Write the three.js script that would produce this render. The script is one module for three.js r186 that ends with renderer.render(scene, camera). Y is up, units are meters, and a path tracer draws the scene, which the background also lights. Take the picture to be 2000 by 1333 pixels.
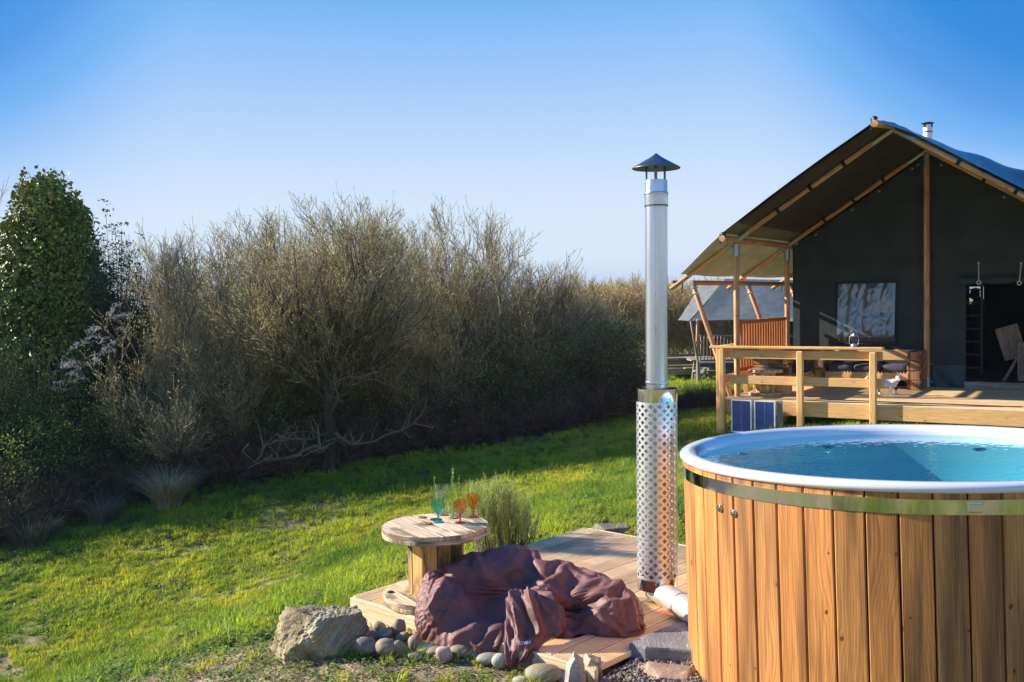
import * as THREE from 'three';
import { mergeGeometries, mergeVertices } from 'three/addons/utils/BufferGeometryUtils.js';
import { MarchingCubes } from 'three/addons/objects/MarchingCubes.js';

// ---------------------------------------------------------------- camera, sky, sun, exposure
const scene = new THREE.Scene();
const PW = 2000, PH = 1333, PF = 1946;                 // the photograph's size and its focal length in its pixels
const camera = new THREE.PerspectiveCamera(2 * Math.atan(PH / 2 / PF) * 180 / Math.PI, PW / PH, 0.05, 6000);
camera.position.set(0, 1.68, 0);
camera.rotation.order = 'YXZ';
camera.rotation.x = -Math.atan(81.5 / PF);
camera.rotation.z = -0.018;
camera.updateMatrixWorld();

const renderer = new THREE.WebGLRenderer({ antialias: true });
renderer.setSize(1024, 682);
renderer.toneMapping = THREE.LinearToneMapping;
renderer.toneMappingExposure = 2.0;
renderer.shadowMap.enabled = true;

const R = Math.PI / 180;
const SUN_EL = 24.5 * R;
const SUN = new THREE.Vector3(-0.953 * Math.cos(SUN_EL), Math.sin(SUN_EL), -0.303 * Math.cos(SUN_EL));
const sun = new THREE.DirectionalLight(new THREE.Color().setRGB(1, 0.93, 0.80), 5.0);
sun.position.copy(SUN).multiplyScalar(60).add(new THREE.Vector3(3, 0, -14));
sun.target.position.set(3, 0, -14);
sun.castShadow = true;
Object.assign(sun.shadow.camera, { left: -32, right: 32, top: 32, bottom: -32, near: 1, far: 160 });
sun.shadow.mapSize.set(4096, 4096);
scene.add(sun, sun.target);

scene.fog = new THREE.FogExp2(new THREE.Color().setRGB(0.60, 0.72, 0.92), 0.0003);

const clamp = (x, a = 0, b = 1) => Math.min(b, Math.max(a, x));
const ss = (a, b, x) => { const t = clamp((x - a) / (b - a)); return t * t * (3 - 2 * t); };
const lerp = (a, b, t) => a + (b - a) * t;
const s2l = (c) => { c /= 255; return c <= 0.04045 ? c / 12.92 : Math.pow((c + 0.055) / 1.055, 2.4); };

{ // clear spring sky: white near the horizon, deep blue overhead; lens vignette painted in as deeper blue to both sides
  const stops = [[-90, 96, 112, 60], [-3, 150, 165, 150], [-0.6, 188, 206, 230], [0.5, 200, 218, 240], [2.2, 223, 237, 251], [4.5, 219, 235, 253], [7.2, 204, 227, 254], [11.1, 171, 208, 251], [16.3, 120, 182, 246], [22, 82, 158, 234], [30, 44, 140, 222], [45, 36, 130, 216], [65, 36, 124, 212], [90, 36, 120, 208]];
  const w = 1024, h = 512, data = new Float32Array(w * h * 4);
  for (let j = 0; j < h; j++) for (let i = 0; i < w; i++) {
    let el = ((j + 0.5) / h - 0.5) * 180;
    const th = ((i + 0.5) / w - 0.5) * 2 * Math.PI;        // equirectangular: u = 0.5 + atan2(z, x) / 2 pi
    let az = Math.atan2(Math.cos(th), -Math.sin(th)) / R;   // degrees to the right of straight ahead (-z)
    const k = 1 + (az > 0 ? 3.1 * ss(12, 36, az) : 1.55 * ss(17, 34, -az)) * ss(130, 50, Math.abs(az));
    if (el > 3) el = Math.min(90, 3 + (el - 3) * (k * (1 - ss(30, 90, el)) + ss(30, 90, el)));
    let n = 0; while (n < stops.length - 2 && el > stops[n + 1][0]) n++;
    const a = stops[n], b = stops[n + 1], t = clamp((el - a[0]) / (b[0] - a[0]));
    const o = (j * w + i) * 4;
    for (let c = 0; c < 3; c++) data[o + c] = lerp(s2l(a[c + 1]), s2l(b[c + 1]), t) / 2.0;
    data[o + 3] = 1;
  }
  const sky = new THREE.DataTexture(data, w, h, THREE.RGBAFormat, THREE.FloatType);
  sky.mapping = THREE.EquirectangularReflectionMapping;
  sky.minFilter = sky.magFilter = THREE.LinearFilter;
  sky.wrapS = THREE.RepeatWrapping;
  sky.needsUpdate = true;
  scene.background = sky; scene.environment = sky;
}

// ---------------------------------------------------------------- helpers
const V = (x, y, z) => new THREE.Vector3(x, y, z);
function RNG(seed) { let a = seed >>> 0; return () => { a = (a + 0x6D2B79F5) | 0; let t = Math.imul(a ^ (a >>> 15), 1 | a); t = (t + Math.imul(t ^ (t >>> 7), 61 | t)) ^ t; return ((t ^ (t >>> 14)) >>> 0) / 4294967296; }; }
const hash2 = (x, y, s) => { let h = Math.imul(x, 374761393) ^ Math.imul(y, 668265263) ^ Math.imul(s, 2147483647 ^ 0x5bd1e995); h = Math.imul(h ^ (h >>> 13), 1274126177); h ^= h >>> 16; return (h >>> 0) / 4294967296; };
function vn(x, y, s = 0, px = 0, py = 0) { // value noise, periodic when px and py are given
  const xi = Math.floor(x), yi = Math.floor(y); let fx = x - xi, fy = y - yi; fx = fx * fx * (3 - 2 * fx); fy = fy * fy * (3 - 2 * fy);
  const wx = (v) => px ? ((v % px) + px) % px : v, wy = (v) => py ? ((v % py) + py) % py : v;
  const x0 = wx(xi), x1 = wx(xi + 1), y0 = wy(yi), y1 = wy(yi + 1);
  return lerp(lerp(hash2(x0, y0, s), hash2(x1, y0, s), fx), lerp(hash2(x0, y1, s), hash2(x1, y1, s), fx), fy);
}
function fbm(x, y, s = 0, o = 4, p = 0) { let a = 0.5, t = 0, n = 0; for (let i = 0; i < o; i++) { t += a * vn(x, y, s + i * 17, p, p); n += a; a *= 0.5; x *= 2; y *= 2; p *= 2; } return t / n; }
function vn3(x, y, z, s) { const zi = Math.floor(z), f = z - zi, k = f * f * (3 - 2 * f); return lerp(vn(x, y, s + zi * 131), vn(x, y, s + (zi + 1) * 131), k); }
const fbm3 = (x, y, z, s, o = 3) => { let a = 0.5, t = 0, n = 0; for (let i = 0; i < o; i++) { t += a * vn3(x, y, z, s + i * 977); n += a; a *= 0.5; x *= 2.03; y *= 2.03; z *= 2.03; } return t / n; };

function ray(px, py) { return V((px - PW / 2) / PF, -(py - PH / 2) / PF, -1).applyQuaternion(camera.quaternion); }
function at(px, py, D) { const d = ray(px, py); return d.multiplyScalar(D / -d.z).add(camera.position); }        // the point D metres ahead
function onY(px, py, y) { const d = ray(px, py); return d.multiplyScalar((y - camera.position.y) / d.y).add(camera.position); }
function groundY(x, z) {
  const D = -z, u = 0.5 * x + 0.866 * D, v = -0.866 * x + 0.5 * D;
  const base = -0.52 * ss(6, 15, u), amp = lerp(3.0, 0.6, ss(5, 21, u));
  const r = clamp((v - 2.7) / 9, 0, 1.4);
  const near = Math.exp(-(x * x + (D - 5) * (D - 5)) / 30);
  return base - amp * (r < 1 ? r * r * (3 - 2 * r) : 1) + (fbm(x * 0.45 + 9, z * 0.45, 5, 3) - 0.5) * 0.22 * (1 - near) - (u > 40 ? (u - 40) * 0.004 : 0);
}
function onGround(px, py) {
  const d = ray(px, py); let t = 2;
  for (let i = 0; i < 4000; i++) { const p = d.clone().multiplyScalar(t).add(camera.position); if (p.y < groundY(p.x, p.z)) return V(p.x, groundY(p.x, p.z), p.z); t *= 1.003; }
  return d.multiplyScalar(t).add(camera.position);
}

const used = {};
function numbered(n) { const k = used[n] = (used[n] ?? -1) + 1; return k ? n + '_' + String(k).padStart(3, '0') : n; }
function tag(o, label, category, group, kind) { o.userData = { label, category }; if (group) o.userData.group = group; if (kind) o.userData.kind = kind; return o; }
function thing(name, label, category, pos = V(0, 0, 0), turn = 0, group, kind) {
  const o = new THREE.Group(); o.name = numbered(name); o.position.copy(pos); o.rotation.y = turn; tag(o, label, category, group, kind); scene.add(o); return o;
}
function part(name, geometry, material, parent = scene, kind) {
  const m = new THREE.Mesh(geometry, material); m.name = parent === scene ? numbered(name) : name; m.castShadow = m.receiveShadow = true;
  if (kind) m.userData.kind = kind; parent.add(m); return m;
}
const struct = (name, geometry, material) => part(name, geometry, material, scene, 'structure');
function clean(g) { const n = g.index ? g.toNonIndexed() : g; for (const k of Object.keys(n.attributes)) if (!['position', 'normal', 'uv'].includes(k)) n.deleteAttribute(k); if (!n.attributes.uv) n.setAttribute('uv', new THREE.BufferAttribute(new Float32Array(n.attributes.position.count * 2), 2)); n.morphAttributes = {}; return n; }
const mg = (list) => list.length === 1 ? list[0] : mergeGeometries(list.map(clean));

function planeUV(g, axis = 'y', ou = 0, ov = 0) { // uv in metres on each face: v along the given axis, u across
  g = clean(g); const p = g.attributes.position, n = p.count, uv = new Float32Array(n * 2), a = V(), b = V(), c = V(), q = V();
  const L = 'xyz'.indexOf(axis), o = [0, 1, 2].filter(i => i !== L);
  for (let i = 0; i < n; i += 3) {
    a.fromBufferAttribute(p, i); b.fromBufferAttribute(p, i + 1); c.fromBufferAttribute(p, i + 2);
    q.crossVectors(b.clone().sub(a), c.clone().sub(a)); const m = [Math.abs(q.x), Math.abs(q.y), Math.abs(q.z)];
    const end = m[L] > m[o[0]] && m[L] > m[o[1]], U = end ? o[0] : m[o[0]] > m[o[1]] ? o[1] : o[0], W = end ? o[1] : L;
    [a, b, c].forEach((v, k) => { const t = [v.x, v.y, v.z]; uv[(i + k) * 2] = t[U] + ou; uv[(i + k) * 2 + 1] = (end ? t[W] * 0.2 : t[W]) + ov; });
  }
  g.setAttribute('uv', new THREE.BufferAttribute(uv, 2)); return g;
}
function bevelBox(w, h, d, b = 0.004, axis) { // a box with chamfered edges, 44 triangles, centred
  const X = w / 2, Y = h / 2, Z = d / 2; b = Math.min(b, X * 0.45, Y * 0.45, Z * 0.45);
  const P = [], quad = (p, q, r, s) => P.push(p, q, r, p, r, s), tri = (...t) => P.push(...t);
  const v = (sx, sy, sz, k) => [sx * (X - (k === 0 ? 0 : b)), sy * (Y - (k === 1 ? 0 : b)), sz * (Z - (k === 2 ? 0 : b))];
  const face = (k, s) => { const o = [0, 1, 2].filter(i => i !== k), c = (i, j) => { const t = [0, 0, 0]; t[k] = s; t[o[0]] = i; t[o[1]] = j; return v(t[0], t[1], t[2], k); }; return [c(-1, -1), c(1, -1), c(1, 1), c(-1, 1)]; };
  for (let k = 0; k < 3; k++) for (const s of [-1, 1]) quad(...face(k, s));
  for (let k = 0; k < 3; k++) { const o = [0, 1, 2].filter(i => i !== k); for (const i of [-1, 1]) for (const j of [-1, 1]) { const c = (e, f) => { const t = [0, 0, 0]; t[k] = e; t[o[0]] = i; t[o[1]] = j; return v(t[0], t[1], t[2], f); }; quad(c(-1, o[0]), c(1, o[0]), c(1, o[1]), c(-1, o[1])); } }
  for (const i of [-1, 1]) for (const j of [-1, 1]) for (const k of [-1, 1]) tri(v(i, j, k, 0), v(i, j, k, 1), v(i, j, k, 2));
  for (let i = 0; i < P.length; i += 3) { // turn every face outwards
    const [a, p, q] = [P[i], P[i + 1], P[i + 2]], e = [p[0] - a[0], p[1] - a[1], p[2] - a[2]], f = [q[0] - a[0], q[1] - a[1], q[2] - a[2]];
    const n = [e[1] * f[2] - e[2] * f[1], e[2] * f[0] - e[0] * f[2], e[0] * f[1] - e[1] * f[0]];
    if (n[0] * (a[0] + p[0] + q[0]) + n[1] * (a[1] + p[1] + q[1]) + n[2] * (a[2] + p[2] + q[2]) < 0) [P[i + 1], P[i + 2]] = [P[i + 2], P[i + 1]];
  }
  const g = new THREE.BufferGeometry(); g.setAttribute('position', new THREE.BufferAttribute(new Float32Array(P.flat()), 3)); g.computeVertexNormals();
  const ax = axis || (w >= h && w >= d ? 'x' : h >= d ? 'y' : 'z'); return planeUV(g, ax);
}
const uvShift = (g, u, v) => { const c = g.clone(), a = c.attributes.uv; for (let i = 0; i < a.count; i++) a.setXY(i, a.getX(i) + u, a.getY(i) + v); return c; };
const moved = (g, x, y, z) => g.clone().translate(x, y, z);
function cyl(a, b, r0, r1 = r0, seg = 10, caps = true) { // a pole from a to b, uv in metres
  const d = b.clone().sub(a), L = d.length(); const g = new THREE.CylinderGeometry(r1, r0, L, seg, 1, !caps); const uv = g.attributes.uv;
  for (let i = 0; i < uv.count; i++) uv.setXY(i, uv.getX(i) * r0 * 6.28, uv.getY(i) * L);
  g.applyQuaternion(new THREE.Quaternion().setFromUnitVectors(V(0, 1, 0), d.normalize())); g.translate((a.x + b.x) / 2, (a.y + b.y) / 2, (a.z + b.z) / 2); return g;
}
function beam(a, b, w, h, bev = 0.004, up = V(0, 1, 0)) { // a squared timber from a to b, w across, h along up
  const d = b.clone().sub(a), L = d.length(); d.normalize(); const g = bevelBox(w, h, L, bev, 'z');
  const x = V().crossVectors(up, d).normalize(), y = V().crossVectors(d, x); g.applyMatrix4(new THREE.Matrix4().makeBasis(x, y, d)); const c = a.clone().add(b).multiplyScalar(0.5); g.translate(c.x, c.y, c.z); return g;
}
const lathe = (pts, seg = 48) => { const g = new THREE.LatheGeometry(pts.map(p => new THREE.Vector2(p[0], p[1])), seg); return g; };
const tube = (pts, r, seg = 24, rs = 6, closed = false) => new THREE.TubeGeometry(new THREE.CatmullRomCurve3(pts, closed), seg, r, rs, closed);
function grid(nu, nv, f, uvf) { // a sheet of (nu+1) x (nv+1) points f(u, v)
  const P = [], U = [], I = [];
  for (let j = 0; j <= nv; j++) for (let i = 0; i <= nu; i++) { const u = i / nu, v = j / nv, p = f(u, v); P.push(p.x, p.y, p.z); const t = uvf ? uvf(u, v, p) : [u, v]; U.push(t[0], t[1]); }
  for (let j = 0; j < nv; j++) for (let i = 0; i < nu; i++) { const a = j * (nu + 1) + i, b = a + 1, c = a + nu + 1, d = c + 1; I.push(a, b, d, a, d, c); }
  const g = new THREE.BufferGeometry(); g.setAttribute('position', new THREE.Float32BufferAttribute(P, 3)); g.setAttribute('uv', new THREE.Float32BufferAttribute(U, 2)); g.setIndex(I); g.computeVertexNormals(); return g;
}
function sdfMesh(f, lo, hi, cell, mat) { // surface of a signed distance field by marching cubes
  const c = lo.clone().add(hi).multiplyScalar(0.5), half = Math.max(hi.x - lo.x, hi.y - lo.y, hi.z - lo.z) / 2, n = Math.ceil(2 * half / cell) + 6, mc = new MarchingCubes(n, mat, false, false, 400000);
  mc.isolation = 0; const h = n / 2; const s = half * n / (n - 6) ;
  for (let k = 0; k < n; k++) for (let j = 0; j < n; j++) for (let i = 0; i < n; i++) mc.field[k * n * n + j * n + i] = -f(V((i - h) / h * s + c.x, (j - h) / h * s + c.y, (k - h) / h * s + c.z));
  mc.update(); const m = mc.count, pos = new Float32Array(mc.positionArray.subarray(0, m * 3)); for (let i = 0; i < m; i++) { pos[i * 3] = pos[i * 3] * s + c.x; pos[i * 3 + 1] = pos[i * 3 + 1] * s + c.y; pos[i * 3 + 2] = pos[i * 3 + 2] * s + c.z; }
  let g = new THREE.BufferGeometry(); g.setAttribute('position', new THREE.BufferAttribute(pos, 3)); g = mergeVertices(g, 1e-4); g.computeVertexNormals(); return g;
}
const smin = (a, b, k) => { const h = Math.max(k - Math.abs(a - b), 0) / k; return Math.min(a, b) - h * h * k * 0.25; };
function capsule(p, a, b, ra, rb) { const pa = p.clone().sub(a), ba = b.clone().sub(a), h = clamp(pa.dot(ba) / ba.dot(ba)); return pa.sub(ba.multiplyScalar(h)).length() - lerp(ra, rb, h); }
function ell(p, c, r) { const x = (p.x - c.x) / r.x, y = (p.y - c.y) / r.y, z = (p.z - c.z) / r.z, k = Math.sqrt(x * x + y * y + z * z); return (k - 1) * Math.min(r.x, r.y, r.z); }

// ---------------------------------------------------------------- materials
function pixelTex(w, h, f, su, sv, srgb = true) { // f(x, y) in 0..1 gives [r, g, b] 0..255; the tile measures su x sv metres
  const d = new Uint8Array(w * h * 4);
  for (let j = 0; j < h; j++) for (let i = 0; i < w; i++) { const c = f((i + 0.5) / w, (j + 0.5) / h), o = (j * w + i) * 4; d[o] = clamp(c[0], 0, 255); d[o + 1] = clamp(c[1], 0, 255); d[o + 2] = clamp(c[2], 0, 255); d[o + 3] = 255; }
  const t = new THREE.DataTexture(d, w, h); t.wrapS = t.wrapT = THREE.RepeatWrapping; t.magFilter = THREE.LinearFilter; t.minFilter = THREE.LinearMipmapLinearFilter; t.generateMipmaps = true;
  if (srgb) t.colorSpace = THREE.SRGBColorSpace; t.repeat.set(1 / su, 1 / sv); t.needsUpdate = true; return t;
}
function woodTex({ w = 512, h = 1024, su = 0.6, sv = 1.6, early, late, knot = [74, 40, 22], ring = 0.009, knots = 9, kr = 0.008, seed = 1, grey = 0, fibre = 0.22, contrast = 0.8, tone = 0.2, stain = 0, streak = 0 }) {
  const r = RNG(seed), K = []; for (let i = 0; i < knots; i++) K.push([r() * su, r() * sv, kr * (0.5 + r() * 1.1), r() * 0.6 - 0.3]);
  const N = Math.round(su / ring), bins = 12, bucket = Array.from({ length: bins }, (_, b) => K.filter(k => { let dy = Math.abs((b + 0.5) / bins * sv - k[1]); dy = Math.min(dy, sv - dy); return dy < sv / bins / 2 + k[2] * 9; }));
  const fx = Math.round(su / 0.0028), fy = Math.round(sv / 0.09), tx = Math.max(2, Math.round(su / 0.09)), ty = Math.max(1, Math.round(sv / 0.8));
  return pixelTex(w, h, (x, y) => {
    const X = x * su, Y = y * sv; let def = 0, dark = 0, halo = 0;
    for (const k of bucket[Math.min(bins - 1, Math.floor(y * bins))]) {
      let dx = X - k[0], dy = Y - k[1]; dx -= su * Math.round(dx / su); dy -= sv * Math.round(dy / sv); if (Math.abs(dy) > k[2] * 9) continue; const e = Math.hypot(dx, (dy + dx * k[3]) * 0.75), q = k[2];
      const f = Math.exp(-(dx * dx) / (2 * q * q * 6) - (dy * dy) / (2 * q * q * 10)); def += Math.tanh(dx / q) * q * 1.5 * f; halo += 0.35 * f;
      dark = Math.max(dark, ss(q * 1.15, q * 0.75, e) * (0.75 + 0.25 * Math.sin(e / q * 16)));
    }
    const w1 = (vn(x * tx, y * ty * 2, seed + 3, tx, ty * 2) - 0.5) * 1.6 * ring * 3 + (vn(x * tx * 3, y * ty * 5, seed + 4, tx * 3, ty * 5) - 0.5) * ring * 0.8;
    const d = (X - def + w1) / su * N; const ph = d - Math.floor(d); const lw = vn(Math.floor(d) * 7.3, 0.5, seed + 8) ;
    let L = Math.pow(ph, 2.2) * (1 - ss(0.9, 1, ph)) * (0.45 + 0.8 * lw); const fb = vn(x * fx, y * fy, seed + 5, fx, fy), fb2 = vn(x * fx * 0.4, y * fy * 0.5, seed + 6, Math.round(fx * 0.4), Math.round(fy * 0.5));
    const tn = 1 + (vn(x * tx * 0.5, y * ty, seed + 7, Math.max(1, tx >> 1), ty) - 0.5) * 2 * tone + (fb - 0.5) * fibre + (fb2 - 0.5) * fibre * 0.8;
    const st = (stain ? 1 - stain * ss(0.5, 0.75, fbm(x * 6, y * 6, seed + 11, 4, 6)) : 1) * (streak ? 1 - streak * ss(0.42, 0.85, 0.6 * vn(x * 14, y * 2, seed + 15, 14, 2) + 0.4 * vn(x * 45, y * 5, seed + 16, 45, 5)) : 1);
    const c = [0, 1, 2].map(i => { let v = lerp(early[i], late[i], clamp(L * contrast + halo * 0.5)) * tn * st; v = lerp(v, knot[i] * (0.8 + 0.4 * fb), dark * 0.92); return v; });
    if (grey) { const m = (c[0] + c[1] + c[2]) / 3, q = grey * (0.7 + 0.6 * vn(x * 8, y * 6, seed + 12, 8, 6)); for (let i = 0; i < 3; i++) c[i] = lerp(c[i], m * [1.03, 1, 0.95][i], clamp(q)); }
    return c;
  }, su, sv);
}
const std = (o) => new THREE.MeshStandardMaterial({ roughness: 0.8, metalness: 0, ...o });
const phys = (o) => new THREE.MeshPhysicalMaterial({ roughness: 0.5, metalness: 0, ...o });
const lin = (r, g, b) => new THREE.Color().setRGB(r, g, b);
const T = {
  cedar: woodTex({ w: 1024, h: 1536, su: 0.9, sv: 2.0, early: [214, 150, 84], late: [172, 102, 48], knot: [70, 32, 14], ring: 0.011, knots: 30, kr: 0.0062, seed: 11, fibre: 0.2, contrast: 0.85, tone: 0.16, streak: 0.3 }),
  decking: woodTex({ su: 0.7, sv: 2.2, early: [226, 202, 168], late: [198, 166, 126], knot: [140, 100, 66], ring: 0.012, knots: 8, kr: 0.009, seed: 21, tone: 0.12, fibre: 0.2 }),
  pine: woodTex({ su: 0.7, sv: 2.0, early: [226, 178, 118], late: [192, 132, 72], knot: [122, 70, 34], ring: 0.014, knots: 12, kr: 0.01, seed: 31, tone: 0.12, fibre: 0.16 }),
  log: woodTex({ su: 0.5, sv: 2.0, early: [214, 160, 112], late: [182, 122, 78], knot: [84, 46, 24], ring: 0.02, knots: 14, kr: 0.01, seed: 41, tone: 0.2, fibre: 0.3 }),
  old: woodTex({ su: 0.5, sv: 0.9, early: [196, 166, 130], late: [140, 110, 80], knot: [58, 44, 34], ring: 0.012, knots: 5, kr: 0.009, seed: 51, tone: 0.35, fibre: 0.32, grey: 0.2, stain: 0.4, contrast: 0.5 }),
  drum: woodTex({ su: 0.5, sv: 0.9, early: [196, 160, 98], late: [150, 114, 62], knot: [70, 48, 26], ring: 0.02, knots: 4, kr: 0.008, seed: 61, tone: 0.3, fibre: 0.25, stain: 0.4, contrast: 0.4 }),
  grey: woodTex({ su: 0.6, sv: 1.6, early: [156, 140, 126], late: [112, 98, 88], knot: [60, 50, 42], ring: 0.01, knots: 8, kr: 0.008, seed: 71, tone: 0.3, fibre: 0.4, grey: 0.5 }),
};
const M = {
  cedar: std({ map: T.cedar, roughness: 0.58, bumpMap: T.cedar, bumpScale: 0.0006 }),
  decking: std({ map: T.decking, roughness: 0.75 }),
  pine: std({ map: T.pine, roughness: 0.7 }),
  log: std({ map: T.log, roughness: 0.6 }),
  orange: std({ map: T.pine, color: lin(0.72, 0.42, 0.26), roughness: 0.7 }),
  old: std({ map: T.old, roughness: 0.9, bumpMap: T.old, bumpScale: 0.0025 }),
  drum: std({ map: T.drum, roughness: 0.85, bumpMap: T.drum, bumpScale: 0.0015 }),
  grey: std({ map: T.grey, roughness: 0.9 }),
  sleeper: std({ map: T.old, color: lin(0.62, 0.42, 0.26), roughness: 0.9 }),
  steel: std({ color: lin(0.72, 0.72, 0.73), metalness: 1, roughness: 0.2 }),
  brushed: std({ color: lin(0.66, 0.66, 0.68), metalness: 1, roughness: 0.3 }),
  mirror: std({ color: lin(0.74, 0.74, 0.73), metalness: 1, roughness: 0.07 }),
  cowl: std({ color: lin(0.16, 0.18, 0.22), metalness: 0.85, roughness: 0.38 }),
  seam: std({ color: lin(0.12, 0.10, 0.09), metalness: 0.7, roughness: 0.5 }),
  black: std({ color: lin(0.012, 0.012, 0.014), roughness: 0.6 }),
  galv: std({ color: lin(0.42, 0.46, 0.5), metalness: 0.8, roughness: 0.45 }),
  white: std({ color: lin(0.8, 0.8, 0.8), roughness: 0.4 }),
};
// ---------------------------------------------------------------- the setting: ground and grass
const soilAt = (x, z) => { // 0 grass .. 1 bare earth
  const d = Math.hypot(x + 0.4, z + 4.4), near = ss(5.5, 0.6, d) * 0.11;
  const n = fbm(x * 0.9 + 3, z * 0.9 + 7, 91, 3), m = fbm(x * 3.1, z * 3.1, 92, 3), q = fbm(x * 11, z * 11, 93, 2);
  const strip = ss(1.3, 0.2, Math.hypot((x + 0.35) * 0.5, z + 4.45)) * 0.10 + ss(1.6, 0.2, Math.hypot((x + 1.7) * 0.6, (z + 5.2) * 0.9)) * 0.04;
  return ss(0.46, 0.60, n * 0.34 + m * 0.36 + q * 0.30 + near + strip - 0.03 * ss(7, 14, -z) - 0.015);
};
const scrubEdge = [[-420, 1180], [-160, 1120], [0, 1085], [120, 1045], [250, 1000], [400, 970], [540, 955], [640, 935], [740, 915], [860, 895], [980, 875], [1080, 858], [1180, 832], [1240, 800], [1262, 752]].map(e => onGround(e[0], e[1])); // the foot of the scrub
function woodSide(x, z) { let best = 99, sgn = 1; for (let i = 0; i < scrubEdge.length - 1; i++) { const a = scrubEdge[i], b = scrubEdge[i + 1], dx = b.x - a.x, dz = b.z - a.z, t = clamp(((x - a.x) * dx + (z - a.z) * dz) / (dx * dx + dz * dz)), ex = x - a.x - dx * t, ez = z - a.z - dz * t, d = Math.hypot(ex, ez); if (d < best) { best = d; sgn = dx * ez - dz * ex < 0 ? 1 : -1; } } return best * sgn; } // metres inside the scrub
const bushV = (x, z) => -0.866 * x + 0.5 * -z;             // distance across the meadow, growing towards the scrub
{
  const NU = 260, NV = 260, k = (t, c, s) => c + Math.sinh(t * 5.2) / Math.sinh(5.2) * s;
  const g = grid(NU, NV, (u, v) => { const x = k(u * 2 - 1, 0.5, 2600), z = k(1 - v * 2, -7, 2600); return V(x, groundY(x, z), z); }, (u, v, p) => [p.x, -p.z]);
  const p = g.attributes.position, col = new Float32Array(p.count * 3);
  for (let i = 0; i < p.count; i++) {
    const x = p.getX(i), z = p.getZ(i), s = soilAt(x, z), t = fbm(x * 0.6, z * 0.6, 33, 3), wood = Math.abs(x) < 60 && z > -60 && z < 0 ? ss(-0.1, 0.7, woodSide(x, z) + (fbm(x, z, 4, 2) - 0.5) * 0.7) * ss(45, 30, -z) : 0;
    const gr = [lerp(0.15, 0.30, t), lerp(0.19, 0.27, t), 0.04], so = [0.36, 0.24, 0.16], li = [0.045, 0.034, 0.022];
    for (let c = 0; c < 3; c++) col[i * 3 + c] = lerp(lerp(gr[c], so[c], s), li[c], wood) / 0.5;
  }
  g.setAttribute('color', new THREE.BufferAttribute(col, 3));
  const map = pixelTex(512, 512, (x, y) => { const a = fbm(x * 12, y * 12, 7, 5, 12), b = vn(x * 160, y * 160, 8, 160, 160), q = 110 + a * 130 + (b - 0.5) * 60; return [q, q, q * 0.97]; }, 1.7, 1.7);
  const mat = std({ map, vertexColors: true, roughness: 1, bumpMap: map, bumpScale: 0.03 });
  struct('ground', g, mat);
}
{ // far ridge in the haze
  const g = grid(160, 6, (u, v) => { const x = lerp(-2600, 3200, u); const h = 26 + 26 * (fbm(u * 5, 0, 3, 4) - 0.4); return V(x, -12 + (h + 12) * Math.sin(v * 1.57), -1900 + v * 500 * -1); });
  struct('hills', g, std({ color: lin(0.06, 0.085, 0.05), roughness: 1 }));
}
// grass tufts, clover and dry bits: small clumps scattered over the meadow
function bladeGeo(rnd, n, h, spread, w, lean) {
  const P = [], C = [], N = [];
  for (let i = 0; i < n; i++) {
    const a = rnd() * 6.283, r = Math.sqrt(rnd()) * spread, x = Math.cos(a) * r, z = Math.sin(a) * r, b = rnd() * 6.283, l = h * (0.55 + rnd() * 0.6), ln = lean * (0.3 + rnd()) * l, dx = Math.cos(b), dz = Math.sin(b), wx = -dz * w / 2, wz = dx * w / 2;
    const p0 = [x - wx, 0, z - wz], p1 = [x + wx, 0, z + wz], m0 = [x - wx * 0.8 + dx * ln * 0.35, l * 0.6, z - wz * 0.8 + dz * ln * 0.35], m1 = [x + wx * 0.8 + dx * ln * 0.35, l * 0.6, z + wz * 0.8 + dz * ln * 0.35], t = [x + dx * ln, l * 0.92, z + dz * ln];
    P.push(...p0, ...p1, ...m1, ...p0, ...m1, ...m0, ...m0, ...m1, ...t); const q = 0.8 + rnd() * 0.4; for (let k = 0; k < 9; k++) C.push(q, q, q);
    const nx = dx * -0.35, nz = dz * -0.35; for (let k = 0; k < 9; k++) N.push(nx, 0.9, nz);
  }
  const g = new THREE.BufferGeometry(); g.setAttribute('position', new THREE.Float32BufferAttribute(P, 3)); g.setAttribute('color', new THREE.Float32BufferAttribute(C, 3)); g.computeVertexNormals(); return g;
}
function leafGeo(rnd, n, spread, h, size) { // low rosette of round leaves
  const P = [], C = [];
  for (let i = 0; i < n; i++) {
    const a = rnd() * 6.283, r = Math.sqrt(rnd()) * spread, c = V(Math.cos(a) * r, h * (0.35 + rnd() * 0.65), Math.sin(a) * r), s = size * (0.6 + rnd() * 0.8);
    const e = new THREE.Euler((rnd() - 0.5) * 1.3, rnd() * 6.28, (rnd() - 0.5) * 1.3), q = 0.7 + rnd() * 0.6;
    const o = [[-0.5, 0, -0.6], [0.5, 0, -0.6], [0.75, 0.12, 0.1], [0, -0.05, 0.9], [-0.75, 0.12, 0.1]].map(t => V(...t).multiplyScalar(s).applyEuler(e).add(c));
    for (const f of [[0, 2, 1], [0, 3, 2], [0, 4, 3]]) for (const k of f) { P.push(o[k].x, o[k].y, o[k].z); C.push(q, q, q); }
  }
  const g = new THREE.BufferGeometry(); g.setAttribute('position', new THREE.Float32BufferAttribute(P, 3)); g.setAttribute('color', new THREE.Float32BufferAttribute(C, 3)); g.computeVertexNormals(); return g;
}
const leafMat = (o = {}) => phys({ vertexColors: true, roughness: 0.92, transmission: 0.4, thickness: 0, specularIntensity: 0.5, ...o });
const grassMat = phys({ vertexColors: true, roughness: 1.0, transmission: 0.48, thickness: 0, specularIntensity: 0.35 });
const deckQuad = () => deckRect; // set below, before the grass is laid out
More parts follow.
